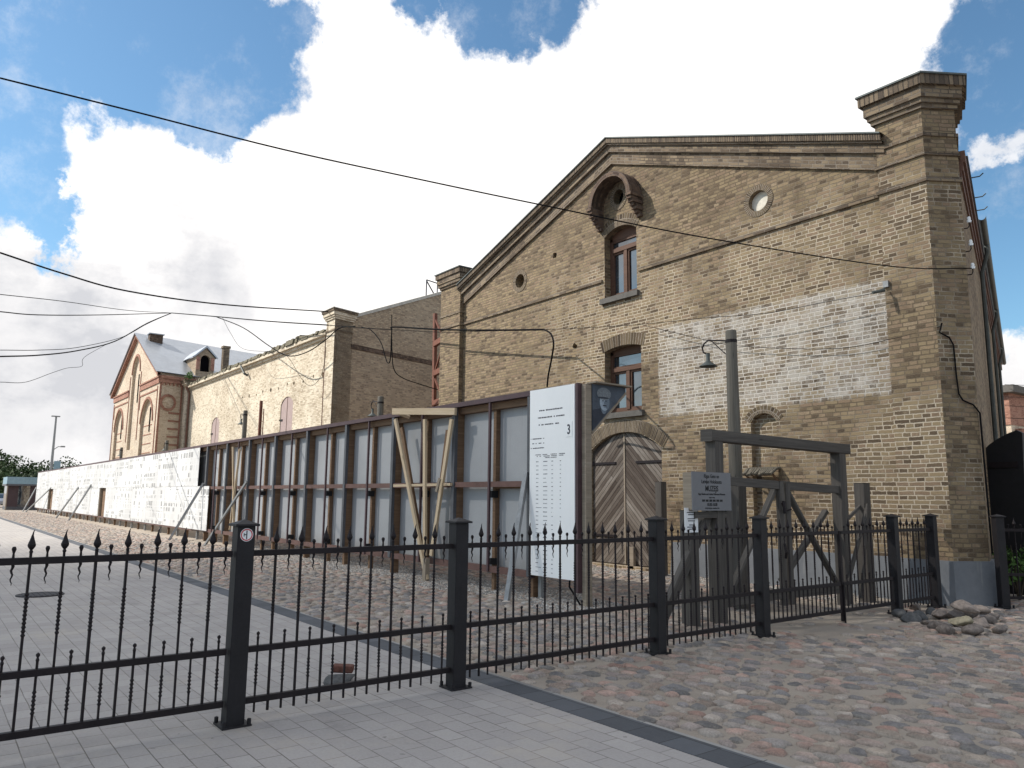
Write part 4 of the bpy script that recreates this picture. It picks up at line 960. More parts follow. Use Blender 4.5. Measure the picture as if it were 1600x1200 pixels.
for a,b in (((-24.95,7.82,3.1),(-24.4,7.84,.4)),((-24.2,7.80,3.0),(-24.75,7.82,.5))): MB().beam(Vector(a)-Vector((-24.4,7.9,0)),Vector(b)-Vector((-24.4,7.9,0)),.06,.04).build('timber','wood_new',cx2)

# ------------------------------------------------------------------ iron fence
FX=-5.6
def m_tall(zb):
    b=MB(); b.box((-.007,-.007,zb),(.007,.007,1.23))
    z=.72
    while z<.98: b.lathe([(.007,0),(.0145,.012),(.007,.024)],(0,0,z),6); z+=.024
    b.lathe([(.007,0),(.012,.012),(.007,.022),(.021,.042),(.023,.055),(.013,.085),(.005,.115)],(0,0,1.215),8)
    b.tube([(0,0,1.32),(0,.003,1.345),(0,.009,1.362)],[.006,.004,.001],6); return b
def m_stub():
    b=MB(); b.lathe([(0,0),(.005,.005),(.007,.03),(.012,.05),(.008,.07),(.006,.095),(.010,.108),(.014,.12),(.009,.134),(0,.136)],(0,0,1.125),8)
    b.tube([(0,.003*math.sin(k_*1.5)*1.6,1.155-k_*.0125) for k_ in range(11)],[.009-.0007*k_ for k_ in range(11)],6); return b
def m_low(zb):
    b=MB(); b.box((-.006,-.006,zb),(.006,.006,.585)); z=.26
    while z<.40: b.lathe([(.006,0),(.0135,.012),(.006,.024)],(0,0,z),6); z+=.024
    b.lathe([(.006,0),(.011,.02),(.006,.035),(.012,.045),(.012,.055),(0,.065)],(0,0,.56),8); return b
MT={}
for k_,mb in (('tall_f',m_tall(.075)),('tall_g',m_tall(.145)),('stub',m_stub()),('low_f',m_low(.075)),('low_g',m_low(.145))):
    o=mb.build('picket','iron',merge=False); MT[k_]=o.data; bpy.data.objects.remove(o)
def pk(kind,par,xyz,name):
    o=bpy.data.objects.new(name,MT[kind]); col.objects.link(o); o.parent=par; o.location=xyz; o.rotation_euler=(random.uniform(-.005,.005),random.uniform(-.004,.004),random.uniform(-.5,.5)); return o
def fpost(par,x,y,base=True,h=1.40,w=.125,mat='iron_post'):
    b=MB().box((x-w/2,y-w/2,.0),(x+w/2,y+w/2,h-.035)); P_=b.build('post',mat,par,bevel=.006)
    c=MB(); a=w/2+.022; c.box((x-a,y-a,h-.035),(x+a,y+a,h-.02)); 
    for s in range(4):
        q=[(x-a,y-a),(x+a,y-a),(x+a,y+a),(x-a,y+a)]; c.face([(*q[s],h-.02),(*q[(s+1)%4],h-.02),(x,y,h+.012)])
    c.build('cap',mat,P_)
    if base:
        f_=MB().box((x-.1,y-.1,.005),(x+.1,y+.1,.025)); 
        for sx in(-1,1):
            for sy in(-1,1): f_.lathe([(.014,0),(.014,.04),(0,.045)],(x+sx*.085,y+sy*.085,.02),6)
        for a0,b0 in (((x-.0,y-.06,.06),(x,y-.1,.02)),): pass
        f_.build('base_plate',mat,P_)
    return P_
def panel(label,y0,y1,gate,off_a,off_b,group=None,cat='fence',name='iron_fence',posts=(),start=None,fixbase=True):
    r=empty(name,(FX,y0,0),label,cat,group)
    for z,nm3 in ((1.172,'top_rail'),(.507,'middle_rail'),(.162,'bottom_rail')):
        MB().box((-.02,off_a,z-.021),(.02,y1-y0-off_b,z+.021)).build(nm3,'iron',r,bevel=.003)
    n=max(1,int(round((y1-y0-.36)/.18))); s=(y1-y0-.2)/ (n+.45) if start is None else .18
    y=(.1+s*.725) if start is None else start
    ys=[]
    while y<y1-y0-.1: ys.append(y); y+=s
    k1,k2=('tall_g','low_g') if gate else ('tall_f','low_f')
    for q in ys: pk(k1,r,(0,q,0),'picket')
    for q in [ys[0]-s/2]+[t_+s/2 for t_ in ys]:
        if .07<q<y1-y0-.07: pk('stub',r,(0,q,0),'short_finial'); pk(k2,r,(0,q,0),'low_picket')
    for p in posts: fpost(r,0,p)
    return r
GRP='sections of the black iron fence'
r0=empty('x'); bpy.data.objects.remove(r0)
g0=panel('black iron gate leaf hanging left of the post with the round sticker',-1.4,1.87,True,.0,.075,name='iron_gate',cat='gate',start=.175)
f1=panel('black iron fence section nearest, between the stickered post and the kerb strip',1.87,3.71,False,.07,.07,GRP,posts=(0.0,))
f2=panel('black iron fence section crossing before the text board, starting at the kerb strip post',3.71,6.2,False,.07,.07,GRP,posts=(0.0,))
f3=panel('black iron fence section in front of the grey museum sign',6.2,8.01,False,.07,.07,GRP,posts=(0.0,1.81))
g1=panel('black iron gate leaf in front of the wooden gate, left leaf of the pair',8.01,9.74,True,.09,.03,name='iron_gate',cat='gate')
g2=panel('black iron gate leaf with drop bolt, right leaf of the pair near the stone heap',9.76,11.2,True,.0,.09,name='iron_gate',cat='gate')
MB().box((-.02,-.02,.03),(.02,.02,1.18)).build('stile','iron',g2); MB().tube([(.03,.0,.5),(.03,0,.0)],.012,6).build('drop_bolt','iron',g2)
f4=panel('short black iron fence section ending at the warehouse corner',11.2,12.4,False,.07,.07,GRP,posts=(0.0,1.2))
# sticker on post 1
cw=Vector((.95,-.31,0))
stx=FX+.0635; sk=empty('round_sticker',(stx,1.87,1.305),'round white sticker with red ring on the nearest iron post','sticker')
def disc(r0,r1,d,mat,nm3):
    b=MB(); n=28
    for i in range(n):
        a0=2*PI*i/n;a1=2*PI*(i+1)/n
        if r0==0: b.face([(d,0,0),(d,r1*math.cos(a0),r1*math.sin(a0)),(d,r1*math.cos(a1),r1*math.sin(a1))])
        else: b.face([(d,r0*math.cos(a0),r0*math.sin(a0)),(d,r1*math.cos(a0),r1*math.sin(a0)),(d,r1*math.cos(a1),r1*math.sin(a1)),(d,r0*math.cos(a1),r0*math.sin(a1))])
    b.build(nm3,mat,sk)
disc(0,.046,.0005,'board','disc'); disc(.034,.042,.0012,'red','ring')
zz=MB(); zz.box((.0012,-.004,-.03),(.0016,.004,.03)); zz.box((.0018,-.022,-.002),(.0021,.0,.005)); zz.box((.0018,-.022,-.012),(.0021,-.016,.012)); zz.build('symbol','ink',sk)
# right hand fence section beyond the corner
ca_=Vector((.607,.794,0)); rfx=Vector((-4.97,13.2,0)); r=empty('iron_fence',tuple(rfx),'black iron fence section right of the warehouse corner plinth','fence',GRP); r.rotation_euler=(0,0,math.atan2(ca_.y,ca_.x)-PI/2)
for z,nm3 in ((1.172,'top_rail'),(.507,'middle_rail'),(.162,'bottom_rail')): MB().box((-.02,.05,z-.021),(.02,2.3,z+.021)).build(nm3,'iron',r)
for q in range(11): pk('tall_g',r,(0,.25+q*.2,0),'picket'); pk('stub',r,(0,.15+q*.2,0),'short_finial'); pk('low_g',r,(0,.15+q*.2,0),'low_picket')
fpost(r,0,0)

# ------------------------------------------------------------------ wooden gate
wg=empty('wooden_gate',(-6.55,8.3,0),'weathered grey timber gate with tall goalpost frame and crossed braces','gate')
def G_(a,b,w,h,nm3,mat='wood_gate',par=None,up_=(1,0,0)):
    o=MB().beam(a,b,w,h,up=up_).build(nm3,mat,par or wg,bevel=.006)
    if par is None: o.location=(6.55,-8.3,0)
    return o
GX=-6.55
G_((GX,8.42,0),(GX,8.42,2.36),.17,.17,'post'); G_((GX,11.5,0),(GX,11.5,2.33),.18,.17,'post')
G_((GX,8.26,2.435),(GX,11.72,2.405),.18,.15,'lintel',up_=(0,0,1))
G_((GX+.02,8.56,1.84),(GX+.02,9.90,1.80),.055,.12,'top_rail',up_=(0,0,1)); G_((GX+.02,9.96,1.80),(GX+.02,11.4,1.76),.055,.12,'top_rail',up_=(0,0,1))
G_((GX+.02,8.62,.25),(GX+.02,8.62,1.85),.11,.07,'stile'); G_((GX+.02,9.86,.12),(GX+.02,9.86,1.86),.11,.07,'stile'); G_((GX+.02,10.02,.12),(GX+.02,10.02,1.84),.11,.07,'stile')
G_((GX+.02,8.4,.26),(GX+.02,9.88,.28),.055,.14,'bottom_rail',up_=(0,0,1)); G_((GX+.02,9.96,.28),(GX+.02,11.4,.26),.055,.14,'bottom_rail',up_=(0,0,1))
G_((GX-.035,9.8,1.74),(GX-.035,8.7,.35),.05,.09,'brace'); G_((GX-.035,10.1,1.74),(GX-.035,11.35,.32),.05,.09,'brace')
G_((GX-.2,11.4,1.42),(GX-.2,10.15,.42),.07,.09,'brace'); 
ch_=MB(); ch_.tube([(GX+.07,9.82,1.55),(GX+.1,9.84,1.45),(GX+.07,9.9,1.43),(GX+.09,10.02,1.46)],.012,6); ch_.tube([(GX+.1,9.82,1.58),(GX+.12,9.82,1.40)],.022,6); ch_.tube([(GX+.1,9.80,.98),(GX+.13,9.79,.86),(GX+.1,9.82,.78)],.02,6)
o=ch_.build('chain','iron',wg); o.location=(6.55,-8.3,0)
def wpost(label,x,y,z,w,d=None,braces=()):
    e=empty('wooden_post',(x,y,0),label,'post'); MB().beam((0,0,0),(0,0,z),w,d or w,up=(1,0,0)).build('shaft','wood_gate',e,bevel=.006)
    for a,b,t_ in braces: MB().beam(a,b,t_,t_*.7,up=(1,0,0)).build('brace','wood_gate',e,bevel=.004)
    return e
wpost('short weathered timber post right of the wooden gate with thin braces',-6.55,12.18,1.88,.2,.17,[((0,-.06,1.52),(0.05,-.75,1.22),.05),((.1,-.05,1.5),(.1,-.75,.35),.06),((.12,-.08,1.55),(.14,-.45,.1),.05)])
wpost('weathered post with the white notice and a long raking brace',-6.6,7.93,1.45,.17,.17,[((0.02,.35,1.4),(.05,-.65,.08),.13)])
wpost('slim weathered post beside the plank doors of the gable',-11.1,12.45,1.95,.17,.17)
wpost('thick round weathered post behind the wooden gate left leaf',-7.15,9.72,1.85,.19,.17,[((0,.1,.9),(.02,-.3,.1),.06)])
sg=empty('museum_sign',(-6.44,7.8,1.45),'grey museum sign box with dark lettering beside the wooden gate','sign')
MB().box((-.14,0,0),(0,.78,.48)).build('sign_box','wood_grey',sg,bevel=.004); MB().box((.001,.0,-.005),(.012,.79,.49)).build('sign_face','signgrey',sg)
G2=MB().beam((-.06,.1,-.06),(-.06,.75,-.06),.06,.08,up=(0,0,1)).build('bearer','wood_gate',sg)
def st(txt,size,z,bold=0,sx=.8,y=.39): return text_mesh('lettering',txt,size,'black',(.0135,y,z),(0,1,0),(0,0,1),sg,bold=bold,sx=sx)
st('Rīgas Geto un',.068,.415,.0006); st('Latvijas Holokausta',.068,.345,.0006,.78); st('MUZEJS',.1,.245,.0018,.8); st('Riga Ghetto and Latvian Holocaust Museum',.036,.195,.0006,.85); st('ieeja / entry',.03,.155)
q=MB()
for k_ in range(6): q.box((.0125,.19+k_*.072,.11),(.0145,.245+k_*.072,.137))
q.build('day_blocks','black',sg)
st('10.00-18.00',.055,.055,.001); st('ebreju kopiena  maskavas iela',.03,.018,0)
nt=empty('notice',(-6.50,7.72,1.17),'small white paper notice fixed to the post under the museum sign','notice')
MB().box((0,0,0),(.006,.26,.31)).build('paper','board',nt)
q=MB(); random.seed(3)
for k_,(w_,h_) in enumerate(((.08,.012),(.17,.012),(.13,.012),(0,0),(.15,.012),(.14,.012),(0,0),(.09,.012),(.17,.012),(.1,.012))):
    if w_: q.box((.0062,.13-w_/2,.27-k_*.026),(.0075,.13+w_/2,.27-k_*.026+h_))
q.build('printed_text','ink',nt)

# ------------------------------------------------------------------ lamp poles
def lamp(x,y,h,label,first=None):
    r=empty('lamp_pole',(x,y,0),label,'lamp post','old wooden lamp poles in a row behind the board wall')
    MB().tube([(0,0,0),(.005,0,h*.5),(0,0,h-.02),(0,0,h)],[.11,.1,.085,.08],12).build('pole','wood_pole',r,smooth=True)
    MB().lathe([(.092,0),(.092,.05)],(0,0,h-.2),12).build('collar','iron',r)
    u=Vector((-1,0,0)); 
    a=[(0,0,h-.17),(-.25,0,h-.12),(-.45,0,h-.09),(-.53,0,h-.13),(-.57,0,h-.2),(-.55,0,h-.27),(-.49,0,h-.31)]
    MB().tube(a,.013,8).build('arm','iron',r,smooth=True); MB().tube([(-.05,0,h-.42),(-.38,0,h-.11)],.008,6).build('stay','iron',r)
    MB().lathe([(.0,.02),(.03,.02),(.035,0),(.03,-.09),(.045,-.12),(.14,-.19),(.15,-.2),(.14,-.195),(.04,-.13),(0,-.13)],(-.46,0,h-.32),16).build('lamp_shade','lampgrey',r,smooth=True)
    return r
lamp(-7.36,9.96,4.24,'old timber lamp pole with swan neck lamp beside the wooden gate')
lamp(-19.1,9.96,4.34,'old lamp pole rising over the board wall before the shaded brick side')
lamp(-30.5,9.96,4.9,'old lamp pole before the sunlit brick front with pink shutters')
lamp(-54.1,9.96,4.5,'farthest old lamp pole beside the red and cream gabled house')
lamp(-42.6,9.96,4.35,'old lamp pole at the shaded side of the gabled house')
ml=empty('slim_mast',(-30.6,10.6,0),'rust red slim steel mast with ladder rungs behind the board wall','mast')
b=atX(391,640,-30.6); MB().beam((0,0,0),(0,0,5.35),.1,.1).build('shaft','rust',ml); 
MB().tube([(.35,0,0),(.35,0,5.0)],.02,6).build('ladder_rail','rust',ml)
q=MB()
for k_ in range(16): q.beam((0,0,.3+k_*.3),(.35,0,.3+k_*.3),.02,.02)
q.build('rungs','rust',ml)

# ------------------------------------------------------------------ wires
def wire(label,px,Za,Zb,r=.011,mat='cable',ea=None,eb=None,grp='overhead wires crossing the yard'):
    """sagging wire: end points by height (Z) or given, the rest in the vertical plane through them"""
    p0=np.array(ea) if ea is not None else gnd(*px[0],Za); p1=np.array(eb) if eb is not None else gnd(*px[-1],Zb)
    P_=[p0]
    for q in px[1:-1]: P_.append(onvert(q[0],q[1],p0,p1))
    P_.append(p1)
    # catmull-rom
    out=[]; V=[Vector(p) for p in P_]; V=[V[0]*2-V[1]]+V+[V[-1]*2-V[-2]]
    for i in range(1,len(V)-2):
        for k_ in range(6):
            t_=k_/6; a,b,c,d=V[i-1],V[i],V[i+1],V[i+2]
            out.append(.5*((2*b)+(c-a)*t_+(2*a-5*b+4*c-d)*t_*t_+(3*b-a-3*c+d)*t_**3))
    out.append(V[-2])
    o=MB().tube(out,r*.78,5).build('overhead_wire',mat,smooth=True,merge=False); tag(o,label,'wire',grp); return o
def yy(x,y,Y): return tuple(atY(x,y,Y))
cb0=Bc+SD*.12+Vector((SD.y,-SD.x,0))*.08
e0=(float(cb0.x),float(cb0.y),5.42)
wire('long dark wire sloping across the sky from top left to the warehouse corner',[(0,122),(220,177),(440,233),(640,277),(840,319),(1100,371),(1390,416),(1490,432)],8.2,0,.012,eb=e0,ea=tuple(C0+ray(0,122)*(9.5/np.linalg.norm(ray(0,122)))))
wire('dark wire running to the corner cap of the long warehouse',[(0,395),(100,428),(200,455),(350,476),(513,487)],0,0,.03,ea=tuple(C0+ray(0,395)*(22/np.linalg.norm(ray(0,395)))),eb=yy(513,487,12.7))
K=yy(268,489,11.0)
def far(x,y,d): r_=ray(x,y); return tuple(C0+r_*(d/np.linalg.norm(r_)))
wire('upper of two thin wires joining the wire knot over the gabled house',[(0,460),(100,471),(200,485),(268,490)],0,0,.018,ea=far(0,460,30),eb=K)
wire('lower of two thin wires joining the wire knot over the gabled house',[(0,487),(60,492),(160,492),(268,489)],0,0,.025,ea=far(0,487,30),eb=K)
wire('heavy cable rising from lower left to the wire knot over the gabled house',[(0,557),(60,555),(120,548),(180,533),(230,505),(268,490)],0,0,.035,ea=far(0,557,32),eb=K)
wire('thin wire just above the heavy cable at lower left',[(0,547),(60,547),(120,543),(190,527),(230,506),(268,490)],0,0,.018,ea=far(0,547,34),eb=K)
wire('thin wavy wire lowest at the left edge of the sky',[(0,597),(40,597),(80,583),(105,575),(128,572),(132,558),(168,537)],0,0,.016,ea=far(0,597,36),eb=yy(168,537,9.5))
K2=yy(513,508,12.5); K3=yy(612,515,12.4); K4=yy(850,515,12.3)
wire('bundle of cables between the wire knot and the long warehouse corner',[(268,489),(330,494),(420,502),(513,508)],0,0,.035,ea=K,eb=K2)
wire('cable crossing before the shaded side of the long warehouse',[(513,508),(560,512),(612,515)],0,0,.02,ea=K2,eb=K3)
wire('thick black cable stretched across the alley to the big gable',[(612,515),(617,511),(690,515),(770,516),(850,515)],0,0,.035,ea=K3,eb=K4)
wire('thin wire strung just under the thick alley cable',[(612,516),(690,519),(770,517),(850,516)],0,0,.012,ea=K3,eb=K4)
wire('drooping cable hanging from the bundle across the sunlit brick front',[(338,495),(380,512),(420,540),(450,556),(480,550),(510,530),(530,513),(555,510)],0,0,.03,ea=yy(338,495,11.5),eb=yy(555,510,12.5))
wire('thin wire drooping in a loop over the sunlit brick front',[(347,495),(360,520),(380,545),(430,550),(450,558),(470,590),(485,603),(500,590),(508,560),(509,530),(511,508)],0,0,.012,ea=yy(347,495,11.5),eb=K2)
wire('black cable looping down the shaded side and up again',[(565,511),(580,516),(595,535),(602,558),(606,567),(610,560),(612,516)],0,0,.025,ea=yy(565,511,12.6),eb=K3)
wire('black cable dropping from the crossing and running to the red mast',[(612,516),(613,560),(617,580),(630,591),(655,600),(684,609)],0,0,.022,ea=K3,eb=yy(684,609,14.5))
wire('short vertical cable above the cable crossing',[(612,492),(612,516)],0,0,.02,ea=yy(612,492,12.4),eb=K3)
wire('heavy black cable drooping from the gable to the board wall',[(850,515),(860,521),(865,536),(862,560),(857,585),(855,602)],0,0,.028,ea=K4,eb=yy(855,604,8.2) if False else yy(855,604,11.8))
wire('thin wire on brackets along the big gable to the security camera',[(850,516),(900,513),(1000,507),(1100,497),(1200,489),(1300,470),(1378,456)],0,0,.008,ea=K4,eb=yy(1378,456,12.7))
wire('thin wire running low over the whitewashed bricks to the corner',[(1005,508),(1085,527),(1150,540),(1300,545),(1400,528),(1458,517)],0,0,.008,ea=yy(1005,508,12.8),eb=chp(.05,4.4,.06))

# ------------------------------------------------------------------ loose things
def rock(name,x,y,z,r,mat,label,group=None,seed=0,sq=(1,1,.75)):
    random.seed(seed); bm=bmesh.new(); bmesh.ops.create_icosphere(bm,subdivisions=3,radius=1)
    ax=[Vector((random.uniform(-1,1),random.uniform(-1,1),random.uniform(-1,1))).normalized() for _ in range(9)]; am=[random.uniform(.42,.85) for _ in ax]
    for v in bm.verts:
        c=v.co
        for a_,m_ in zip(ax,am):
            d=c.dot(a_)
            if d>m_: c-=a_*(d-m_)*.97
        v.co=Vector((c.x*sq[0],c.y*sq[1],c.z*sq[2]))*r
    me=bpy.data.meshes.new(name); bm.to_mesh(me); bm.free(); me.materials.append(M[mat]); me.polygons.foreach_set('use_smooth',[True]*len(me.polygons))
    o=bpy.data.objects.new(name,me); col.objects.link(o); o.location=(x,y,z); o.rotation_euler=(random.uniform(-.3,.3),random.uniform(-.3,.3),random.uniform(0,3)); tag(o,label,'stone',group); return o
RG='fieldstones piled by the warehouse corner'; LBS='grey brown fieldstone in the loose heap by the fence end'
stones_px=[(1422,972,.14,'rock_dark'),(1440,968,.13,'rock_dark'),(1407,965,.12,'rock_dark'),(1428,955,.14,'rock'),(1455,962,.12,'rock_dark'),(1470,968,.14,'rock'),(1465,985,.15,'rock'),(1480,992,.17,'rock'),(1497,982,.12,'rock'),(1520,993,.17,'rock'),(1532,980,.15,'rock_pale'),(1545,975,.14,'rock'),(1563,990,.13,'rock'),(1510,972,.13,'rock'),(1535,962,.14,'rock'),(1552,972,.12,'rock'),(1450,978,.1,'rock')]
up_px=[(1495,958,.15,'rock',.12),(1512,956,.13,'rock',.14),(1530,952,.13,'rock_pale',.16),(1475,958,.13,'rock_pale',.08)]
for i,(px_,py_,r_,m_) in enumerate(stones_px):
    p=gnd(px_,py_); rock('fieldstone',p[0],p[1],r_*.38,r_*.82,m_,LBS,RG,i+40,(random.uniform(.9,1.4),random.uniform(.8,1.1),.72))
for i,(px_,py_,r_,m_,z_) in enumerate(up_px):
    p=gnd(px_,py_,z_); rock('fieldstone',p[0],p[1],z_-.01,r_*.85,m_,LBS,RG,i+80,(1.4,.9,.7))
p=gnd(1501,974,.12); rock('fieldstone',p[0],p[1],.14,.11,'rock_yellow','yellowish fieldstone in the middle of the heap',RG,97,(1.3,.9,.75))
p=gnd(1507,942,.28); rock('fieldstone',p[0],p[1],.24,.125,'rock_pale','long pale fieldstone on top of the heap',RG,98,(1.6,.9,.6))
b=MB().box((-.09,-.055,0),(.09,.055,.06)); M['dullred']=plain('dull_red_brick',(.14,.065,.05),.9,0,.5,30,.2,.6); o=b.build('loose_brick','dullred',bevel=.012); p=gnd(535,1064); o.location=(p[0],p[1],.075); o.rotation_euler=(0,.05,1.0); tag(o,'broken red brick lying on a dark stone by the fence','brick')
rock('fieldstone',float(gnd(533,1068)[0]),float(gnd(533,1068)[1]),.03,.13,'rock_dark','flat dark stone under the red brick by the fence',None,60,(1.3,1.0,.42))
# black arched gate leaf, shrub, far building on the right
YB=15.2
def bx(px_,py_): p=atY(px_,py_,YB); return (p[0],p[2])
pts_=[bx(1538,880),bx(1600,880),bx(1600,668),bx(1590,672),bx(1575,678),bx(1558,686),bx(1545,695),bx(1538,702)]
pts_[0]=(pts_[0][0],.02); pts_[1]=(bx(1660,880)[0],.02); pts_.insert(2,(bx(1660,760)[0],2.3)); 
pts_=[(bx(1538,790)[0],.02),(bx(1597,790)[0],.02),bx(1597,676),bx(1588,672),bx(1575,677),bx(1558,686),bx(1545,695),bx(1538,702)]
gl=empty('dark_gate_leaf',(pts_[0][0],YB,0),'tall black gate leaf with curved top beside the warehouse wall','gate')
o=MB().extrude_xz(pts_,YB,YB+.08).build('leaf','black',gl,merge=False); o.location=(-pts_[0][0],-YB,0)
o=MB().box((pts_[0][0],YB-.03,2.2),(pts_[1][0],YB-.001,2.3)).build('batten','iron',gl); o.location=(-pts_[0][0],-YB,0)
o=MB().tube([(pts_[0][0]-.03,YB,2.5),(pts_[0][0]-.25,YB-.1,2.5)],.025,6).build('hinge','iron',gl); o.location=(-pts_[0][0],-YB,0)
def leaves(mb,c,R,n,size,sq=(1,1,1),clumps=10,seed=0):
    random.seed(seed); cl=[]
    for _ in range(clumps):
        v=Vector((random.gauss(0,1),random.gauss(0,1),random.gauss(0,1))).normalized()*random.uniform(.35,.85); cl.append((Vector((v.x*R*sq[0],v.y*R*sq[1],v.z*R*sq[2])),random.uniform(.28,.5)*R))
    for i in range(n):
        cc,cr=random.choice(cl); v=Vector((random.gauss(0,1),random.gauss(0,1),random.gauss(0,1))).normalized()*cr*random.uniform(.6,1.05)**.5
        p=Vector(c)+cc+v; a=Vector((random.gauss(0,1),random.gauss(0,1),random.gauss(0,1))).normalized(); b_=a.cross(Vector((random.gauss(0,1),random.gauss(0,1),random.gauss(0,1)))).normalized(); s=size*random.uniform(.6,1.4)
        mb.face([p-a*s,p-b_*s*.6,p+a*s,p+b_*s*.6],0,[(0,0),(1,0),(1,1),(0,1)])
sp=atY(1585,835,14.4); wd_=empty('weed',(-50.4,12.8,8.75),'green weed tuft growing on the corner cap beside the dormer','plant'); m_=MB(); leaves(m_,(0,0,.25),.38,260,.05,(1.6,1,.7),6,31); m_.build('foliage','leafC',wd_,merge=False); MB().tube([(0,0,-.1),(.1,0,.3)],[.02,.006],5).build('stem','bark',wd_)
shb=empty('shrub',(sp[0],14.4,0),'green leafy shrub in front of the black gate leaf','shrub')
m_=MB(); leaves(m_,(0,0,.7),.5,700,.04,(1,1,1.2),9,3); m_.build('foliage','leafC',shb,merge=False); 
for k_ in range(4): MB().tube([(0,0,0),(.1*math.cos(k_*1.6),.1*math.sin(k_*1.6),.4),(.25*math.cos(k_*1.6),.25*math.sin(k_*1.6),.9)],[.02,.015,.006],5).build('stem','bark',shb)
# low dark hedge/car shade region right -> parked dark van in the yard
YQ=48.0; L_=atY(1548,700,YQ); R2=atY(1583,700,YQ); R3=atY(1594,700,YQ); zt_=atY(1570,603,YQ)[2]
fb=empty('brick_house',(L_[0],YQ,0),'distant yellow and red brick house at the right edge of the picture','building')
def Fb(mb,n,m2): o=mb.build(n,m2,fb,merge=False); o.location=(-L_[0],-YQ,0); return o
Fb(MB().box((L_[0]-4,YQ,0),(R2[0],YQ+10,zt_-2.2)),'wall',['brick_cream']); Fb(MB().box((L_[0]-4,YQ-.05,zt_-2.2),(R2[0]+.02,YQ+10,zt_-.4)),'upper_wall',['brick_red']); Fb(MB().box((L_[0]-4,YQ-.4,zt_-.4),(R2[0]+.4,YQ+10.4,zt_)),'roof',['sill'])
Fb(MB().box((R2[0]+.03,YQ+.5,0),(R3[0],YQ+9,zt_-2.4)),'annexe',['brick_red'])
for k_ in range(3): Fb(MB().box((R2[0]-.5-k_*1.6,YQ-.08,zt_-5.2),(R2[0]-.1-k_*1.6,YQ-.051,zt_-3.6)),'window',['verydark'])
for k_,yp_ in enumerate((601,620,634,653)):
    wire('thin wire %s right of the distant brick house'%('topmost,upper,lower,lowest'.split(',')[k_]),[(1570,yp_),(1600,yp_+1),(1700,yp_+5)],0,0,.02,ea=yy(1570,yp_,YQ-.6),eb=yy(1700,yp_+5,40))
# ------------------------------------------------------------------ left background
XK=-84.0; ky0=atX(10,797,XK)[1]-.0; ky1=8.9
kk=empty('kiosk',(XK,6.2,0),'low dark kiosk with flat blue grey roof at the far end of the path','kiosk')
def Kb(mb,n,m2): return mb.build(n,m2,kk,merge=False)
Kb(MB().box((-4,-.0,2.35),(.25,2.75,3.0)),'roof',['kiosk']); Kb(MB().box((-4.02,-.03,2.2),(.28,2.78,2.349)),'fascia',['steel_dark'])
Kb(MB().box((-3.8,.15,0),(-.2,2.6,.3)),'plinth',['steel_dark']); Kb(MB().box((-.3,.15,.3),(-.2,1.0,2.2)),'wall',['maroon']); Kb(MB().box((-.3,1.9,.3),(-.2,2.6,2.2)),'wall',['maroon']); Kb(MB().box((-.27,1.0,.3),(-.23,1.9,2.2)),'window',['glass'])
Kb(MB().box((-3.8,.15,.3),(-3.7,2.6,2.2)),'wall',['maroon']); Kb(MB().box((-3.7,.15,.3),(-.3,.2,2.2)),'window',['glass'])
for y in (.1,2.62): Kb(MB().tube([(.15,y,0),(.15,y,2.2)],.05,8),'column',['wood_grey'])
# car
cr=empty('parked_car',(-101,5.6,0),'silver car parked beyond the kiosk at the left edge','car'); pr=[(-2.1,.35),(2.1,.35),(2.15,.7),(1.9,.85),(1.1,.95),(.5,1.42),(-1.1,1.45),(-1.8,.98),(-2.1,.9)]
b=MB(); b.extrude_xz([(x,z) for x,z in pr],-.85,.85); b.build('body','carpaint',cr,bevel=.05); 
w=MB(); w.extrude_xz([(.95,.96),(.48,1.36),(-1.05,1.38),(-1.6,.98)],-.86,.86); w.build('window','glass',cr); MB().face([(1.12,-.7,.95),(1.12,.7,.95),(.56,.62,1.41),(.56,-.62,1.41)]).build('windscreen','glass',cr)
for sx in(-1.35,1.35):
    for sy in (-.78,.78): q=MB(); q.tube([(sx,sy-.1,.32),(sx,sy+.1,.32)],.32,16); q.build('wheel','rubber',cr)
for sy in (-.6,.6): MB().box((2.12,sy-.15,.6),(2.17,sy+.15,.75)).build('headlight','board',cr)
cr.location=(float(atX(2,795,-100)[0]),float(atX(2,795,-100)[1]),0)
# masts
msx=-105.0; p=atX(88,650,msx); sl=empty('street_light',(msx,float(p[1]),0),'tall grey street light column behind the far end of the photo wall','street lamp')
h_=float(p[2]); MB().tube([(0,0,0),(0,0,h_*.5),(0,0,h_)],[.2,.15,.1],10).build('column','steel',sl); MB().tube([(0,.0,h_*.62),(0,.5,h_*.66),(0,.9,h_*.66)],.05,6).build('side_arm','steel',sl); MB().box((-.2,-.5,h_-.1),(.2,.4,h_+.02)).build('lamp_head','steel',sl)
MB().box((-.2,.75,h_*.655),(.2,1.2,h_*.67)).build('lamp_head','steel',sl)
MB().box((-.15,.25,h_*.38),(.15,.9,h_*.50)).build('equipment_box','kiosk',sl)
def tree(x,y,h,R,label,mat,seed,sq=(1,1,.85),n=1500):
    r=empty('tree',(x,y,0),label,'tree','trees beyond the far end of the path')
    t_=MB(); t_.tube([(0,0,0),(.1,0,h*.3),(0,.1,h*.6)],[.3,.22,.1],7)
    for k_ in range(5):
        a=k_*1.26+seed; t_.tube([(0.05,0,h*.35),(R*.4*math.cos(a),R*.4*math.sin(a),h*.55),(R*.7*math.cos(a),R*.7*math.sin(a),h*.7)],[.12,.08,.03],5)
    t_.build('trunk','bark',r,merge=False); c_=MB(); leaves(c_,(0,0,h-R*sq[2]*1.0),R,int(n*1.7),.19,sq,26,seed); c_.build('crown',mat,r,merge=False)
def T_(px_,py_,X,R,lb,mat,seed,n=1500):
    p=atX(px_,py_,X); tree(X,float(p[1]),float(p[2]),R,lb,mat,seed,n=n)
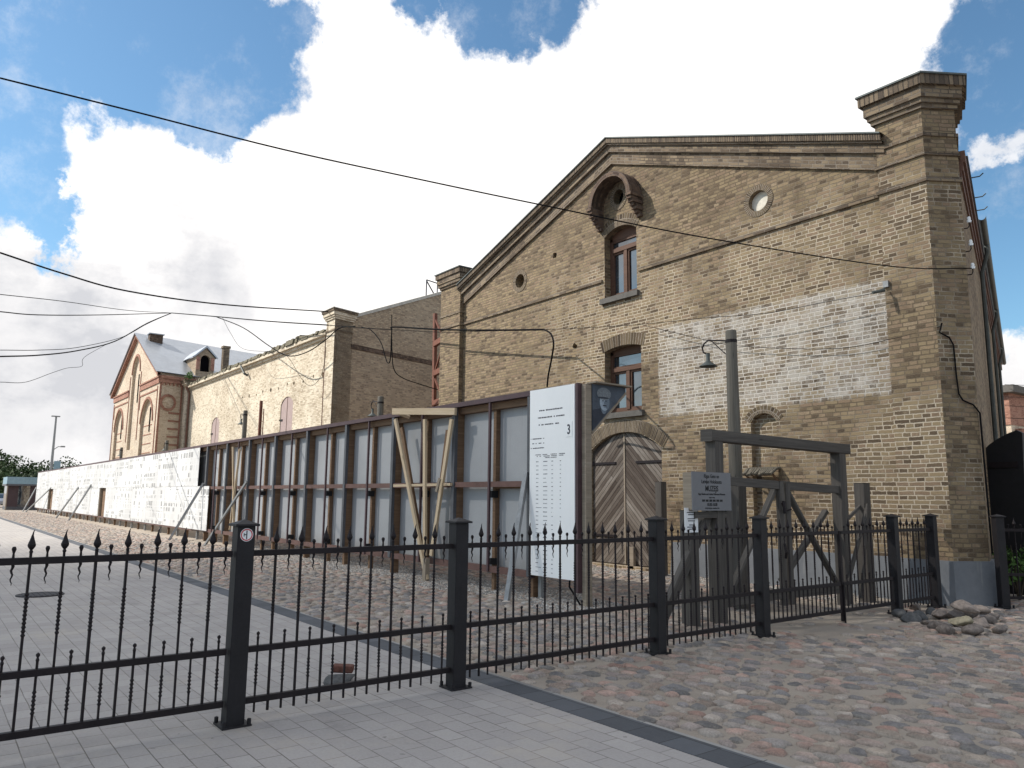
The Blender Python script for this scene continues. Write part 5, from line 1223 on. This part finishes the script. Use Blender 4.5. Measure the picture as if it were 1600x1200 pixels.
T_(-4,712,-125,3.4,'dark tree at the left edge behind the kiosk','leafA',1)
T_(28,713,-135,3.6,'tallest dark round tree above the kiosk roof','leafA',2,1900)
T_(57,725,-132,2.6,'small dark tree right of the tallest round tree','leafA',3)
T_(60,734,-122,2.4,'paler grey green tree just above the kiosk roof edge','leafB',4)
T_(98,714,-140,4.2,'broad dark tree behind the street light column','leafA',5,2000)
T_(118,725,-138,3.0,'dark tree lowest at right behind the photo wall','leafA',6)
T_(78,735,-145,3.2,'small tree between street light and kiosk','leafA',7)
T_(12,738,-118,2.8,'low dark tree directly behind the kiosk roof','leafA',8)
# ------------------------------------------------------------------ light, sky
SAZ=math.radians(222); SEL=math.radians(41)     # azimuth clockwise from +Y
S=Vector((math.sin(SAZ)*math.cos(SEL),math.cos(SAZ)*math.cos(SEL),math.sin(SEL)))
sd=bpy.data.lights.new('sun','SUN'); sd.energy=4.9; sd.angle=math.radians(.53); sd.color=(1,.95,.87)
so=bpy.data.objects.new('sun',sd); col.objects.link(so); so.rotation_euler=S.to_track_quat('Z','Y').to_euler()
# light-blocking puffs added out of frame behind the camera, shaped to shade the near yard
bm=bmesh.new(); random.seed(2)
HCL=1000.0; cc=Vector((15.8,-23.6,0))+S*(HCL/S.z)
U1=Vector((S.y,-S.x,0)).normalized()
for k_ in range(9):
    a=k_*2*PI/8; rr_=0 if k_==8 else 27
    ctr=cc+Vector((math.cos(a)*rr_,math.sin(a)*rr_,random.uniform(-4,4)))
    mt_=Matrix.Translation(ctr)@Matrix.Diagonal((22,22,9,1)); bmesh.ops.create_icosphere(bm,subdivisions=3,radius=1,matrix=mt_)
me=bpy.data.meshes.new('shadow_cloud'); bm.to_mesh(me); bm.free(); me.polygons.foreach_set('use_smooth',[True]*len(me.polygons))
mt,t,b=new_mat('shadow_cloud',1,0,0); b.inputs['Base Color'].default_value=(.9,.9,.92,1); b.inputs['Alpha'].default_value=.72
me.materials.append(mt); o=bpy.data.objects.new('shadow_cloud',me); col.objects.link(o); tag(o,kind='structure')
w=bpy.data.worlds.new('World'); sc.world=w; w.use_nodes=True; nt=w.node_tree; t=NT(nt)
bg=nt.nodes['Background']; bg.inputs['Strength'].default_value=.1
sky=t.n('ShaderNodeTexSky',sky_type='NISHITA'); sky.sun_disc=False; sky.sun_elevation=SEL; sky.sun_rotation=SAZ; sky.altitude=10; sky.air_density=1.0; sky.dust_density=.6; sky.ozone_density=2.5
dirv=t.n('ShaderNodeTexCoord').outputs['Generated']
def N3(sc1,det,ro=.6,off_=(0,0,0)): return t.noise(t.vmath('ADD',dirv,off_),sc1,det,ro,'Color')
w1=t.vmath('SCALE',t.vmath('SUBTRACT',N3(6,8,.66),(.5,.5,.5)),sc_=.26); w2=t.vmath('SCALE',t.vmath('SUBTRACT',N3(2.4,2,.5,(5,2,1)),(.5,.5,.5)),sc_=.10)
vd=t.vmath('NORMALIZE',t.vmath('ADD',t.vmath('ADD',dirv,w1),w2))
def blob(px_,py_,r_in,r_out):
    r_=ray(px_,py_); r_=r_/np.linalg.norm(r_); ang=t.math('ARCCOSINE',t.math('MINIMUM',t.vmath('DOT_PRODUCT',vd,tuple(float(q) for q in r_)),.99999))
    return t.smooth(ang,r_in/F,r_out/F,1,0)
def mx(lst):
    v=lst[0]
    for q in lst[1:]: v=t.math('MAXIMUM',v,q)
    return v
holes_=mx([blob(60,-30,150,185),blob(220,20,130,165),blob(360,40,110,150),blob(150,90,60,100),blob(340,150,60,90),blob(440,90,25,60),blob(-60,200,110,150),blob(30,250,45,75),blob(90,330,32,55),blob(112,372,20,40),blob(75,290,30,50),
 blob(775,-5,70,105),blob(890,-80,60,100),blob(700,-50,60,90),blob(470,40,40,70),blob(1545,330,95,140),blob(1590,120,70,110),blob(1600,230,80,120),blob(1620,430,80,110),blob(1560,420,50,80)])
wis=mx([blob(1545,210,10,36),blob(1530,240,8,30),blob(225,-40,0,1)])
gen=t.smooth(t.noise(t.vmath('ADD',dirv,(3,1,7)),2.6,7,.6),.44,.56)
# inside the pictured part of the sky the cover is set by the openings, elsewhere by noise
fw=ray(800,430); fw=fw/np.linalg.norm(fw); inview=t.smooth(t.vmath('DOT_PRODUCT',dirv,tuple(float(q) for q in fw)),.72,.80)
cover=t.math('ADD',t.math('MULTIPLY',inview,t.math('SUBTRACT',1,holes_)),t.math('MULTIPLY',t.math('SUBTRACT',1,inview),gen))
cover=t.math('MAXIMUM',cover,t.math('MULTIPLY',wis,.75))
thin_=t.smooth(t.noise(dirv,7,7,.7),.5,.8,0,.45); cover=t.math('MAXIMUM',cover,thin_)
sh1=t.noise(t.vmath('ADD',t.vmath('MULTIPLY',dirv,(1,1,1.8)),(1,9,4)),4.2,7,.6)
sepd=t.n('ShaderNodeSeparateXYZ'); t.l(dirv,sepd.inputs[0])
lowf=t.smooth(sepd.outputs[2],.05,.5,.34,0)
sbl=mx([blob(60,540,60,190),blob(150,640,60,160),blob(700,320,10,90),blob(330,400,10,120),blob(30,650,60,160)])
sh2=t.noise(t.vmath('ADD',dirv,(7,2,5)),9,6,.6)
shade=t.math('ADD',t.math('ADD',t.smooth(sh2,.45,.7,0,.3),t.smooth(sh1,.44,.68,0,.6)),t.math('ADD',lowf,t.math('MULTIPLY',sbl,.36)),clamp=True)
brt=mx([blob(760,200,120,420),blob(1150,60,200,420)])
shade=t.math('MULTIPLY',shade,t.math('SUBTRACT',1,t.math('MULTIPLY',brt,.65)))
cc_=t.mix(shade,(9.8,9.5,9.2),(5.0,5.05,5.3))
skyc=t.mix(1.0,sky.outputs[0],(.88,1.12,1.13),'MULTIPLY')
fin=t.mix(cover,skyc,cc_); t.l(fin,bg.inputs['Color'])
sc.render.resolution_x=1024; sc.render.resolution_y=768
sc.cycles.transparent_max_bounces=16; sc.cycles.max_bounces=6
